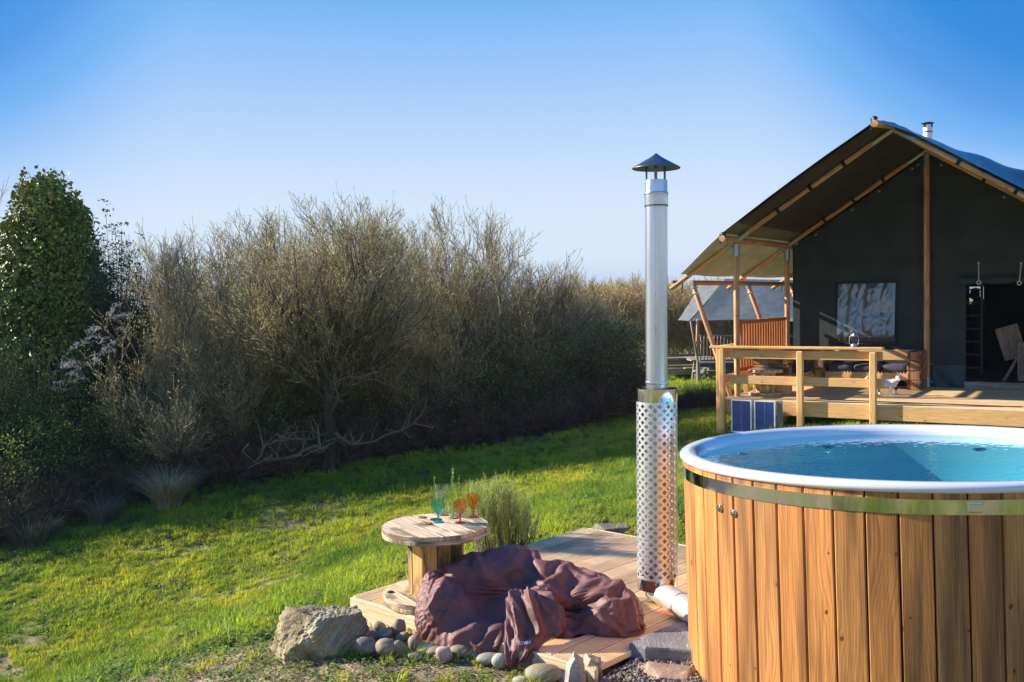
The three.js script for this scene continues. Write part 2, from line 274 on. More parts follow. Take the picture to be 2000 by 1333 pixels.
function inDeck(x, z) { const a = deckRect.a, dx = x - a.x, dz = z - a.z, s = dx * deckRect.e1.x + dz * deckRect.e1.z, t = dx * deckRect.e2.x + dz * deckRect.e2.z; return s > -0.02 && s < deckRect.l1 + 0.02 && t > -0.02 && t < deckRect.l2 + 0.02; }
const DY = 0.08; // top of the little deck
const deckRect = (() => { const a = onY(685, 1168, DY), b = onY(1145, 1032, DY); const e1 = b.clone().sub(a), l1 = e1.length(); e1.normalize(); const e2 = V(-e1.z, 0, e1.x); return { a, e1, e2, l1, l2: 1.66 }; })();
const TUB = V(1.760, 0, -4.346);
{
  const rnd = RNG(77), kinds = [
    { g: bladeGeo(rnd, 17, 0.055, 0.034, 0.0055, 1.1), n: 'meadow_grass', label: 'short sunlit green grass of the meadow', list: [] },
    { g: bladeGeo(rnd, 14, 0.10, 0.055, 0.006, 0.8), n: 'tall_grass', label: 'longer grass tufts standing in the meadow', list: [] },
    { g: leafGeo(rnd, 16, 0.055, 0.026, 0.0125), n: 'clover', label: 'low clover and weed leaves between the grass', list: [] },
    { g: bladeGeo(rnd, 9, 0.03, 0.06, 0.004, 2.2), n: 'dry_grass', label: 'pale dry grass and straw lying on bare soil', list: [] },
  ];
  const put = (k, x, z, s, col) => { if (inDeck(x, z) || Math.hypot(x - TUB.x, z - TUB.z) < 1.0) return; kinds[k].list.push([x, z, s, col, rnd() * 6.283, rnd()]); };
  const pick = (D, X) => {
    const z = -D, x = X; if (D > 5 && x < 5 && woodSide(x, z) > rnd() * 0.7) return;
    const s = soilAt(x, z), sc = 0.75 + 0.045 * D, lush = fbm(x * 0.5 + 40, z * 0.5, 61, 3), fine = fbm(x * 3, z * 3, 62, 2), wild = ss(0.45, 0.62, fbm(x * 1.1 + 11, z * 1.1, 63, 3));
    const near = ss(9, 5, D);
    const yel = clamp((lush - 0.5) * 1.6 + 0.62 + (fine - 0.5) * 1.0), gcol = [lerp(0.15, 0.60, yel), lerp(0.26, 0.57, yel), lerp(0.022, 0.04, yel)];
    if (rnd() < s * 1.02) { if (rnd() < 0.035) put(3, x, z, sc, [0.40, 0.31, 0.18]); if (rnd() < 0.05) put(2, x, z, sc * 0.85, rnd() < 0.5 ? [0.14, 0.22, 0.04] : [0.24, 0.33, 0.06]); if (rnd() < 0.005) put(0, x, z, sc, gcol); return; }
    const weed = near * 0.9 * ss(0.4, 0.6, fbm(x * 2.2 + 5, z * 2.2, 64, 3)) + 0.1 + 0.28 * near + wild * 0.35;
    if (rnd() < weed * 0.8) put(2, x, z, sc * (0.7 + rnd() * 0.8), (rnd() < 0.5 ? [0.12, 0.2, 0.035] : [0.22, 0.32, 0.06]));
    if (rnd() < (1 - weed * 0.75)) put(0, x, z, sc * (0.8 + rnd() * 0.5), gcol);
    if (rnd() < 0.035 + 0.05 * wild) put(1, x, z, sc * (0.7 + rnd() * 0.5), [gcol[0] * 0.8, gcol[1], gcol[2]]);
    if (rnd() < 0.1) put(3, x, z, sc, [0.30, 0.27, 0.12]);
  };
  for (let i = 0; i < 230000; i++) { // more of them where they are near
    const t = rnd(), D = 3.0 * Math.pow(34 / 3.0, t), ang = lerp(-0.56, 0.56, rnd()); if (rnd() > Math.min(1, 0.35 + D / 12)) { } pick(D, ang * D);
  }
  for (let i = 0; i < 26000; i++) { const x = lerp(-3.5, 6, rnd()), z = lerp(-3.2, 5, rnd()); pick(-z, x); } // around the photographer, seen in the steel band
  const up = V(0, 1, 0), m4 = new THREE.Matrix4(), q = new THREE.Quaternion(), sc = V(), c = new THREE.Color();
  for (const k of kinds) {
    const im = new THREE.InstancedMesh(k.g, grassMat, k.list.length); im.name = k.n; tag(im, k.label, 'grass', null, 'stuff'); im.castShadow = im.receiveShadow = true;
    k.list.forEach(([x, z, s, col, a, r], i) => { q.setFromAxisAngle(up, a); m4.compose(V(x, groundY(x, z) - 0.003, z), q, sc.set(s, s * (0.7 + 0.6 * r), s)); im.setMatrixAt(i, m4); im.setColorAt(i, c.setRGB(...col.map(v => v * (0.85 + 0.3 * r)))); });
    scene.add(im);
  }
}
// ---------------------------------------------------------------- hot tub
{
  const tub = thing('hot_tub', 'round wooden hot tub with white rim and steel band, filled with blue water', 'hot tub', TUB.clone());
  tub.quaternion.setFromUnitVectors(V(0, 1, 0), V(-0.015, 1, -0.027).normalize());
  tub.updateMatrixWorld();
  const inv = tub.matrixWorld.clone().invert(), Y0 = 0.994, rnd = RNG(5);
  const N = 55, rs = 0.985, th = 0.042, wid = 2 * Math.PI * rs / N;
  const hit = ray(1759, 1150).multiplyScalar(3.5); // a seam between two staves is seen here
  const cyHit = (px, py, r) => { const o = camera.position.clone().applyMatrix4(inv), d = ray(px, py).transformDirection(inv), a = d.x * d.x + d.z * d.z, b = o.x * d.x + o.z * d.z, c = o.x * o.x + o.z * o.z - r * r, t = (-b - Math.sqrt(b * b - a * c)) / a; return d.multiplyScalar(t).add(o); };
  const h0 = cyHit(1759, 1150, rs), phase = Math.atan2(h0.z, h0.x);
  const H = Y0 - 0.030 + 0.3;
  const base = bevelBox(wid - 0.006, H, th, 0.004, 'y');
  const tones = [[1, 0.98, 0.95], [0.86, 0.78, 0.68], [1.06, 1.03, 0.98], [0.95, 0.86, 0.76], [1.02, 0.94, 0.86]].map(t => { const m = M.cedar.clone(); m.color = lin(...t.map(v => v * 0.96)); return m; });
  for (let i = 0; i < N; i++) {
    const a = phase + (i + 0.5) / N * Math.PI * 2, m = part('stave', uvShift(base, rnd() * 0.9, rnd() * 2), tones[Math.floor(rnd() * 5)], tub);
    m.position.set(Math.cos(a) * (rs - th / 2), H / 2 - 0.3, Math.sin(a) * (rs - th / 2)); m.rotation.y = -a + Math.PI / 2;
  }
  part('barrel_lining', lathe([[rs - th - 0.004, 0.02], [rs - th - 0.004, H - 0.3]], 96), std({ color: lin(0.05, 0.028, 0.015) }), tub);
  const band = (y0, y1) => mg([lathe([[rs + 0.004, y0], [rs + 0.0041, y1]], 160), lathe([[rs - 0.004, y0], [rs + 0.004, y0]], 160), lathe([[rs + 0.0041, y1], [rs - 0.004, y1]], 160)]);
  part('steel_band', band(Y0 - 0.108, Y0 - 0.056), M.mirror, tub);
  const clip = part('band_clip', moved(bevelBox(0.05, 0.03, 0.012, 0.003), 0, 0, 0), M.steel, tub); { const p = cyHit(1905, 985, rs + 0.008); clip.position.copy(p); clip.rotation.y = -Math.atan2(p.z, p.x) + Math.PI / 2; clip.position.y = Y0 - 0.082; }
  const rim = phys({ color: lin(0.74, 0.73, 0.78), roughness: 0.16, clearcoat: 0.6, clearcoatRoughness: 0.06 });
  part('rim', lathe([[0.96, -0.036], [0.99, -0.036], [1.006, -0.033], [1.0135, -0.024], [1.0135, -0.013], [1.006, -0.003], [0.99, 0.003], [0.966, 0.003], [0.946, -0.003], [0.930, -0.014], [0.921, -0.030], [0.912, -0.068], [0.903, -0.18]].map(p => [p[0] - 0.0135, p[1] + Y0]), 192), rim, tub);
  const under = phys({ color: lin(0.60, 0.72, 0.80), roughness: 0.3 });
  part('basin', lathe([[0.889, -0.175], [0.883, -0.40], [0.875, -0.43], [0.60, -0.445], [0.575, -0.47], [0.555, -0.86], [0.53, -0.885], [0.001, -0.895]].map(p => [p[0], p[1] + Y0]), 128), under, tub);
  { // ripples on the water
    const rip = pixelTex(512, 512, (x, y) => { let v = 0; const r = [[3, 5, 0.2], [7, -4, 1.3], [11, 9, 2.2], [-14, 8, 0.7], [19, 15, 4], [9, 23, 5.1]]; r.forEach(([a, b, c], i) => { v += Math.sin(6.283 * (a * x + b * y) + c + 2.2 * Math.sin(6.283 * (x * 2 + y * 3) + i)) / (2 + i * 0.7); }); v += (fbm(x * 14, y * 14, 3, 3, 14) - 0.5) * 1.2; return Array(3).fill(128 + v * 50); }, 0.9, 0.9, false);
    const water = phys({ color: lin(0.38, 0.80, 0.87), transmission: 1, thickness: 0, roughness: 0.0, ior: 1.33, bumpMap: rip, bumpScale: 0.0015 });
    const g = new THREE.CircleGeometry(0.9035, 96); g.rotateX(-Math.PI / 2); const p = g.attributes.position, uv = g.attributes.uv; for (let i = 0; i < p.count; i++) uv.setXY(i, p.getX(i), p.getZ(i)); g.translate(0, Y0 - 0.044, 0);
    part('water', g, water, tub);
  }
  const jetRing = mg([lathe([[0.010, 0.0], [0.024, 0.004], [0.030, 0.003], [0.033, -0.002], [0.012, -0.006]], 24)]);
  for (const [px, py] of [[1619, 873], [1914, 878], [1452, 886]]) { // inlets on the wall below the water
    const o = camera.position.clone().applyMatrix4(inv), d = ray(px, py).transformDirection(inv), t = (Y0 - 0.056 - o.y) / d.y, q = d.clone().multiplyScalar(t).add(o);
    const j = part('jet', jetRing, M.steel, tub); j.position.set(q.x, Y0 - 0.056, q.z);
    const k = part('jet_core', moved(new THREE.CylinderGeometry(0.024, 0.024, 0.004, 20), 0, -0.004, 0), M.black, j);
  }
  for (const [px, py] of [[1407, 993.5], [1434, 1003]]) {
    const p = cyHit(px, py, rs + 0.002), b = part('button', mg([lathe([[0.0005, 0.010], [0.009, 0.010], [0.0105, 0.007], [0.0115, 0.0065], [0.0135, 0.007], [0.0150, 0.005], [0.0155, 0]], 28)]), M.mirror, tub);
    b.position.copy(p); b.quaternion.setFromUnitVectors(V(0, 1, 0), V(p.x, 0, p.z).normalize());
    part('button_ring', new THREE.TorusGeometry(0.0103, 0.0012, 6, 24).rotateX(Math.PI / 2).translate(0, 0.0085, 0), M.black, b);
  }
}

// ---------------------------------------------------------------- flue of the tub's stove
{
  const D = 5.15, k = D / PF, b0 = at(1284, 1150, D), top = at(1281.5, 300, D), ax = top.clone().sub(b0).normalize();
  const flue = thing('flue_pipe', 'tall stainless steel flue with conical cowl and perforated guard beside the hot tub', 'chimney flue', b0);
  const yy = (py) => (1150 - py) * k;
  const up = new THREE.Group(); const lean = new THREE.Quaternion().setFromUnitVectors(V(0, 1, 0), ax);
  const P = (n, g, m, par = flue) => { if (par === flue) g.applyQuaternion(lean); return part(n, g, m, par); };
  const r = 0.0565;
  const pipeTex = pixelTex(256, 512, (x, y) => { const n = fbm(x * 4, y * 8, 3, 4, 4), s = vn(x * 90, y * 3, 5, 90, 3), spot = ss(0.80, 0.9, vn(x * 26, y * 70, 9, 26, 70)) * ss(0.5, 0.7, n); const q = 200 + (n - 0.5) * 36 + (s - 0.5) * 18 - spot * 95; return [q, q, q + 2]; }, 1, 1); 
  const rough = pixelTex(128, 256, (x, y) => { const v = 120 + (fbm(x * 3, y * 6, 13, 4, 3) - 0.5) * 130; return [v, v, v]; }, 1, 1, false);
  const pm = std({ map: pipeTex, color: lin(1.1, 1.1, 1.12), metalness: 1, roughness: 0.62, roughnessMap: rough });
  P('pipe', lathe([[r, yy(1160)], [r, yy(745)], [r + 0.004, yy(744)], [r + 0.004, yy(739)], [r, yy(738)], [r, yy(400)], [r + 0.003, yy(399)], [r + 0.003, yy(396)]], 64), pm);
  P('pipe_collar', lathe([[r + 0.001, yy(396)], [r + 0.003, yy(395.5)], [r + 0.003, yy(377)], [r + 0.0055, yy(376)], [r + 0.0055, yy(372)], [r + 0.001, yy(371)], [r + 0.001, yy(348)], [r - 0.003, yy(347.5)], [r - 0.003, yy(370)]], 64), pm);
  for (const y of [397, 373.5]) P('pipe_seam', lathe([[r + 0.0035, yy(y + 0.8)], [r + 0.006, yy(y)], [r + 0.0035, yy(y - 0.8)]], 64), M.seam);
  // cowl
  const cow = new THREE.Group(); 
  P('cowl', lathe([[0.0015, yy(295.5)], [0.03, yy(303.5)], [0.122, yy(323.2)], [0.1245, yy(325)], [0.121, yy(326)], [0.03, yy(306.5)], [0.001, yy(299)]], 64), M.cowl);
  for (const a of [100, 215, 332]) P('cowl_leg', beam(V(Math.cos(a * R) * r * 0.97, yy(352), Math.sin(a * R) * r * 0.97), V(Math.cos(a * R) * r * 0.98, yy(316), Math.sin(a * R) * r * 0.98), 0.016, 0.004, 0.001, V(Math.cos(a * R), 0, Math.sin(a * R))), M.cowl);
  // perforated guard
  const sr = 0.1055, y0 = yy(1126), y1 = yy(778), nc = 14, nr = 22, w = 2 * Math.PI * sr / nc, h = (y1 - y0) / nr, q = 0.61, pos = [], nor = [];
  const cp = (x, y, rr) => { const a = x / sr; return [Math.cos(a) * rr, y, Math.sin(a) * rr]; };
  const rn = (a, s) => { const l = Math.hypot(a[0], a[2]) || 1; return [a[0] / l * s, 0, a[2] / l * s]; };
  const quad = (a, b, c, d, s) => { pos.push(...a, ...b, ...c, ...a, ...c, ...d); if (s) for (const v of [a, b, c, a, c, d]) nor.push(...rn(v, s)); else { const n = V(b[0] - a[0], b[1] - a[1], b[2] - a[2]).cross(V(c[0] - a[0], c[1] - a[1], c[2] - a[2])).normalize(); for (let k = 0; k < 6; k++) nor.push(n.x, n.y, n.z); } };
  for (let j = 0; j <= nr * 2; j++) for (let i = 0; i < nc * 2; i++) {
    if ((i + j) & 1) continue; const cx = i * w / 2, cy = y0 + j * h / 2, yc = (y) => clamp(y, y0, y1);
    const o = [[cx + w / 2, cy], [cx, cy + h / 2], [cx - w / 2, cy], [cx, cy - h / 2]].map(t => [t[0], yc(t[1])]), full = j === 0 || j === nr * 2;
    if (full) { const c = [cx, cy]; for (let e = 0; e < 4; e++) { const a = o[e], b = o[(e + 1) % 4]; const t = [cp(...c, sr), cp(...b, sr), cp(...a, sr)]; pos.push(...t.flat()); for (const v of t) nor.push(...rn(v, 1)); } continue; }
    const n = [[cx + w / 2 * q, cy], [cx, cy + h / 2 * q], [cx - w / 2 * q, cy], [cx, cy - h / 2 * q]];
    for (let e = 0; e < 4; e++) {
      const f = (e + 1) % 4; quad(cp(...o[f], sr), cp(...o[e], sr), cp(...n[e], sr), cp(...n[f], sr), 1); quad(cp(...o[e], sr - 0.0016), cp(...o[f], sr - 0.0016), cp(...n[f], sr - 0.0016), cp(...n[e], sr - 0.0016), -1);
      quad(cp(...n[e], sr), cp(...n[f], sr), cp(...n[f], sr - 0.0016), cp(...n[e], sr - 0.0016));
    }
  }
  const g = new THREE.BufferGeometry(); g.setAttribute('position', new THREE.Float32BufferAttribute(pos, 3));
  g.setAttribute('normal', new THREE.Float32BufferAttribute(nor, 3));
  const guardMat = std({ color: lin(0.80, 0.80, 0.83), metalness: 0.8, roughness: 0.36 });
  P('guard_mesh', g, guardMat);
  P('guard_band', lathe([[sr - 0.0016, y1 - 0.001], [sr, y1 - 0.001], [sr, yy(753)], [sr - 0.0016, yy(753)], [sr - 0.0016, y1 - 0.001]], 96), M.mirror);
  P('guard_band', lathe([[sr - 0.0016, yy(1148)], [sr, yy(1148)], [sr, y0 + 0.001], [sr - 0.0016, y0 + 0.001], [sr - 0.0016, yy(1148)]], 96), M.mirror);
  for (const a of [40, 160, 280]) P('guard_spacer', beam(V(Math.cos(a * R) * r, yy(768), Math.sin(a * R) * r), V(Math.cos(a * R) * sr * 0.99, yy(768), Math.sin(a * R) * sr * 0.99), 0.02, 0.003, 0.001), M.steel);
  P('guard_rivet', new THREE.SphereGeometry(0.008, 12, 8).translate(Math.cos(68 * R) * (sr + 0.002), yy(779), Math.sin(68 * R) * (sr + 0.002)), M.steel);
  // mitred elbow into the tub
  const er = 0.060, ey = 0.155 - 0.005 - b0.y, n = 40; // height of the lower pipe's centre above the guard's foot (local)
  const cy = DY + 0.068 - b0.y, dir = V(0.30, 0, 0.95).normalize(), side = V(-dir.z, 0, dir.x), len = 0.56;
  const ring = (f) => Array.from({ length: n }, (_, i) => f(i / n * 2 * Math.PI));
  const A = ring(t => V(0, 0.0, 0).addScaledVector(dir, Math.cos(t) * er).addScaledVector(side, Math.sin(t) * er));
  const B = ring(t => V(0, cy, 0).addScaledVector(dir, Math.cos(t) * er).addScaledVector(side, Math.sin(t) * er).add(V(0, Math.cos(t) * er, 0)));
  const C = ring(t => V(0, cy, 0).addScaledVector(dir, len * 0.5).addScaledVector(side, Math.sin(t) * er).add(V(0, Math.cos(t) * er, 0)));
  const E2 = ring(t => V(0, cy, 0).addScaledVector(dir, len * 0.5).addScaledVector(side, Math.sin(t) * er * 1.02).add(V(0, Math.cos(t) * er * 1.02, 0)));
  const E = ring(t => V(0, cy, 0).addScaledVector(dir, len).addScaledVector(side, Math.sin(t) * er * 1.02).add(V(0, Math.cos(t) * er * 1.02, 0)));
  const loft = (a, b) => grid(n, 1, (u, v) => (v ? b : a)[Math.round(u * n) % n].clone());
  const em = std({ color: lin(0.82, 0.79, 0.75), metalness: 0.7, roughness: 0.42 });
  P('elbow', mg([loft(A, B), loft(B, C)]), em, flue);
  P('elbow_sleeve', loft(E2, E), em);
  P('weld_seam', mg([tube(B.filter((_, i) => i % 2 === 0), 0.0022, 60, 5, true), tube(C.filter((_, i) => i % 2 === 0), 0.0035, 60, 5, true)]), M.seam);
}

// ---------------------------------------------------------------- little deck
{
  const { a, e1, e2, l1, l2 } = deckRect, turn = Math.atan2(-e1.z, e1.x);
  const deck = thing('wooden_deck', 'low deck of pale grooved boards under the cable drum table and beanbag', 'decking', V(a.x, 0, a.z), turn);
  // local: x along the boards, z across (towards the tub)
  const pitch = 0.127, n = 13, bw = 0.1135, bt = 0.026, rnd = RNG(9);
  const prof = []; const gr = 8; const s = new THREE.Shape(); s.moveTo(0, -bt); s.lineTo(bw, -bt); s.lineTo(bw, -0.003); s.lineTo(bw - 0.003, 0);
  for (let i = gr - 1; i >= 0; i--) { const c = 0.008 + (bw - 0.016) * (i + 0.5) / gr; s.lineTo(c + 0.0044, 0); s.lineTo(c + 0.0030, -0.006); s.lineTo(c - 0.0030, -0.006); s.lineTo(c - 0.0044, 0); }
  s.lineTo(0.003, 0); s.lineTo(0, -0.003); s.closePath();
  const L = l1 - 0.03;
  let bg = new THREE.ExtrudeGeometry(s, { depth: L, bevelEnabled: false, steps: 1 }); bg.applyMatrix4(new THREE.Matrix4().makeBasis(V(0, 0, -1), V(0, 1, 0), V(1, 0, 0))); bg.translate(0, 0, bw);
  bg = planeUV(bg, 'x');
  const tones = [[1, 1, 1], [0.94, 0.9, 0.86], [1.04, 1.02, 0.98], [0.97, 0.95, 0.92]].map(t => { const m = M.decking.clone(); m.color = lin(...t); return m; });
  for (let i = 0; i < n; i++) { const m = part('board', uvShift(bg, rnd(), rnd() * 2), tones[Math.floor(rnd() * 4)], deck); m.position.set(0.03, DY - (rnd() * 0.0015), i * pitch + 0.004); }
  const fm = M.decking.clone(); fm.color = lin(1.06, 1.02, 0.96);
  part('fascia', moved(bevelBox(0.026, 0.13, n * pitch + 0.02, 0.003, 'z'), 0.013, DY - 0.067, n * pitch / 2), fm, deck);
  part('fascia', moved(bevelBox(l1 - 0.03, 0.13, 0.024, 0.003, 'x'), l1 / 2 + 0.02, DY - 0.0671, -0.014), fm, deck);
  part('fascia', moved(bevelBox(0.024, 0.13, n * pitch, 0.003, 'z'), l1 + 0.0135, DY - 0.0672, n * pitch / 2), fm, deck);
  const screw = new THREE.CylinderGeometry(0.0035, 0.0035, 0.002, 8).rotateZ(Math.PI / 2), sc = [];
  for (let i = 0; i < 5; i++) for (const y of [-0.035, -0.095]) sc.push(moved(screw, -0.0008, DY + y, 0.05 + i * 0.38));
  part('screw', mg(sc), M.seam, deck, 'stuff');
}

// ---------------------------------------------------------------- cable drum table and what stands on it
function cableDrum(name, label, pos, rd, hgt, rr, thk, seed, turn) {
  const t = thing(name, label, 'table', pos, turn), rnd = RNG(seed);
  const disc = (y0, pieceName, par) => {
    const nb = 6, gap = 0.0025, out = [];
    for (const [layer, rot] of [[0, 0], [1, Math.PI / 2]]) for (let i = 0; i < nb; i++) {
      let a = -rd + i * 2 * rd / nb + gap / 2, b = -rd + (i + 1) * 2 * rd / nb - gap / 2; const sh = new THREE.Shape(); const K = 14, wob = (x, s) => { const m = rd - 0.002 - 0.003 * vn(x * 30, i, seed + layer); return s * Math.sqrt(Math.max(0.0004, m * m - x * x)); };
      for (let k = 0; k <= K; k++) { const x = lerp(a, b, k / K); if (k) sh.lineTo(x, wob(x, -1)); else sh.moveTo(x, wob(x, -1)); } for (let k = K; k >= 0; k--) { const x = lerp(a, b, k / K); sh.lineTo(x, wob(x, 1)); }
      const hh = thk / 2 - 0.002, g = new THREE.ExtrudeGeometry(sh, { depth: hh - 0.005, bevelEnabled: true, bevelThickness: 0.0025, bevelSize: 0.002, bevelOffset: -0.002, bevelSegments: 1 }); g.rotateX(-Math.PI / 2); g.translate(0, 0.0025, 0);
      const u = uvShift(planeUV(g, 'z'), rnd() * 0.5, rnd() * 0.9); u.rotateY(rot); u.translate(0, y0 + (1 - layer) * (thk / 2), 0);
      out.push(part(layer ? 'lower_plank' : 'top_plank', u, M.old, t));
    }
  };
  disc(0, 'base'); disc(hgt - thk, 'top');
  const nd = 12, pw = 2 * rr * Math.tan(Math.PI / nd) - 0.007, ph = hgt - 2 * thk - 0.001, pg = bevelBox(pw, ph, 0.022, 0.002, 'y');
  for (let i = 0; i < nd; i++) { const a = (i + 0.3) / nd * 6.2832, m = part('drum_stave', uvShift(pg, rnd(), rnd()), M.drum, t); m.position.set(Math.cos(a) * (rr - 0.011), hgt / 2, Math.sin(a) * (rr - 0.011)); m.rotation.y = -a + Math.PI / 2; }
  return t;
}
const spoolC = onY(853, 1171, DY), spoolH = 0.405;
{
  const rd = 0.288, t = cableDrum('cable_drum_table', 'weathered wooden cable drum table carrying coloured glasses at the corner of the low deck', spoolC, rd, spoolH, 0.145, 0.05, 3, 0.55);
  const topY = DY + spoolH; t.updateMatrixWorld();
  const rust = std({ color: lin(0.42, 0.15, 0.05), roughness: 0.9 }), dark = std({ color: lin(0.012, 0.01, 0.008), roughness: 1 });
  const ring = (r) => lathe([[0.002, 0.0008], [r * 0.45, 0.0012], [r * 0.7, 0.004], [r * 0.9, 0.0035], [r, 0.0004]], 24);
  for (const [px, py, r, m, n] of [[851, 1015, 0.032, dark, 'centre_hole_disc'], [824, 1011, 0.024, rust, 'rusty_bolt'], [835, 1023, 0.024, rust, 'rusty_bolt'], [885, 1012, 0.026, rust, 'rusty_bolt'], [868, 1006, 0.022, rust, 'rusty_bolt']]) {  // centre hole is a flat black disc, painted as the shade of a bore
    const p = onY(px, py, topY), o = part(n, m === dark ? new THREE.CylinderGeometry(r, r, 0.0016, 28) : ring(r), m, t); o.position.copy(t.worldToLocal(p.clone())); o.position.y = spoolH + (m === dark ? 0.0008 : 0);
  }
  { const o = part('rusty_bolt', ring(0.018), dark, t); o.position.copy(t.worldToLocal(onY(763, 1157, DY + 0.05))); o.position.y = 0.05; }
  const glass = (c) => phys({ color: lin(...c.map(v => Math.pow(v, 0.27))), transmission: 1, thickness: 0, roughness: 0.03, ior: 1.45 });
  // goblet: bowl, stem, foot; measured from the photograph at the table's distance
  const goblet = (name, label, px, pyBase, scale, c, solid) => {
    const p = onY(px, pyBase, topY), o = thing(name, label, 'glass', p, 0, 'coloured goblets on the cable drum table');
    const s = scale, bowl = lathe([[0.004, 0.046], [0.018, 0.049], [0.030, 0.058], [0.0375, 0.076], [0.0385, 0.092], [0.036, 0.126], [0.0345, 0.1262], [0.0368, 0.092], [0.0355, 0.077], [0.028, 0.061], [0.016, 0.0525], [0.001, 0.0515]].map(q => [q[0] * s, q[1] * s]), 28);
    const stem = lathe([[0.0005, 0.006], [0.005, 0.010], [0.0045, 0.020], [0.007, 0.026], [0.0045, 0.032], [0.006, 0.044], [0.0105, 0.048]].map(q => [q[0] * s, q[1] * s]), 16);
    const foot = lathe([[0.0005, 0.0035], [0.006, 0.009], [0.018, 0.005], [0.0285, 0.0026], [0.0295, 0.001], [0.028, 0.0004], [0.0005, 0.0004]].map(q => [q[0] * s, q[1] * s]), 28);
    part('bowl', bowl, glass(c), o); const sm = phys({ color: lin(...solid), transmission: 0.75, thickness: 0, roughness: 0.08 }); part('stem', stem, sm, o); part('foot', foot, sm, o); return o;
  };
  goblet('goblet', 'turquoise stemmed glass at the front left of the jug', 856, 1020, 0.98, [0.16, 0.72, 0.76], [0.03, 0.62, 0.74]);
  goblet('goblet', 'pink stemmed glass between the turquoise and orange ones', 899, 1021, 0.96, [0.88, 0.32, 0.36], [0.85, 0.13, 0.18]);
  goblet('goblet', 'orange stemmed glass, the rightmost on the drum table', 925, 1009, 0.98, [0.95, 0.42, 0.06], [0.9, 0.22, 0.03]);
  goblet('goblet', 'pale green stemmed glass half hidden behind the pink one', 885, 1009, 1.0, [0.66, 0.88, 0.42], [0.42, 0.75, 0.25]);
  const jp = onY(864, 1004, topY), jug = thing('glass_jug', 'clear glass jug of water with herb sprigs on the drum table', 'jug', jp);
  const clear = glass([0.94, 0.97, 0.96]);
  part('jug_body', lathe([[0.001, 0.002], [0.044, 0.002], [0.047, 0.006], [0.0475, 0.05], [0.045, 0.1], [0.040, 0.128], [0.036, 0.142], [0.038, 0.158], [0.0395, 0.165], [0.038, 0.1655], [0.0355, 0.157], [0.034, 0.142], [0.038, 0.127], [0.043, 0.1], [0.045, 0.05], [0.044, 0.008], [0.001, 0.006]], 36), clear, jug);
  part('jug_handle', tube([V(-0.042, 0.155, 0.004), V(-0.062, 0.145, 0.006), V(-0.068, 0.105, 0.006), V(-0.060, 0.07, 0.005), V(-0.046, 0.06, 0.004)], 0.005, 24, 8), clear, jug);
  part('water_fill', lathe([[0.001, 0.0065], [0.0435, 0.009], [0.0445, 0.05], [0.0425, 0.1], [0.0385, 0.124], [0.0005, 0.124]], 32), phys({ color: lin(0.90, 0.96, 0.95), transmission: 1, thickness: 0, roughness: 0.02, ior: 1.33 }), jug);
  // herb sprigs
  const sprig = (label, px, py0, py1, tipx, lush, seed) => {
    const rnd = RNG(seed), z = jp.z, b = at(px, py0, -z), tp = at(tipx, py1, -z), o = thing('herb_sprig', label, 'herb sprig', b, 0, 'herb sprigs standing in the jug and glasses'), d = tp.clone().sub(b);
    const bend = (t) => d.clone().multiplyScalar(t).add(V(Math.sin(t * 2.4 + seed) * 0.006, 0, Math.cos(t * 2 + seed) * 0.006));
    part('stalk', tube([0, 0.33, 0.66, 1].map(bend), 0.0012, 10, 4), std({ color: lin(0.22, 0.28, 0.08) }), o);
    const P = []; for (let i = 0; i < 70 * lush; i++) { const t = 0.25 + 0.75 * rnd(), c = bend(t), a = rnd() * 6.28, l = (0.012 + rnd() * 0.012) * (1.15 - t * 0.5) * (lush > 1 ? 1.3 : 0.8), e = V(Math.cos(a) * 0.75, 0.75, Math.sin(a) * 0.75).multiplyScalar(l), w = V(-Math.sin(a), 0, Math.cos(a)).multiplyScalar(0.0018), m = c.clone().addScaledVector(e, 0.5); const q = [c, m.clone().add(w), c.clone().add(e), m.clone().sub(w)]; for (const k of [0, 1, 2, 0, 2, 3]) P.push(q[k].x, q[k].y, q[k].z); }
    const g = new THREE.BufferGeometry(); g.setAttribute('position', new THREE.Float32BufferAttribute(P, 3)); g.computeVertexNormals(); part('leaves', g, phys({ color: lin(0.33, 0.46, 0.10), transmission: 0.4, thickness: 0, roughness: 0.7 }), o);
  };
  sprig('tall bushy herb sprig rising highest from the jug', 879, 985, 917, 884, 2.2, 1);
  sprig('thin herb sprig at the left edge of the jug', 849, 985, 932, 850, 0.8, 2);
  sprig('slender upright herb sprig between the jug and pink glass', 896, 1000, 930, 898, 1, 3);
  sprig('herb sprig standing in the orange glass', 917, 992, 939, 918, 1.1, 4);
  sprig('short herb sprig at the back of the orange glass', 929, 985, 953, 930, 0.8, 5);
}
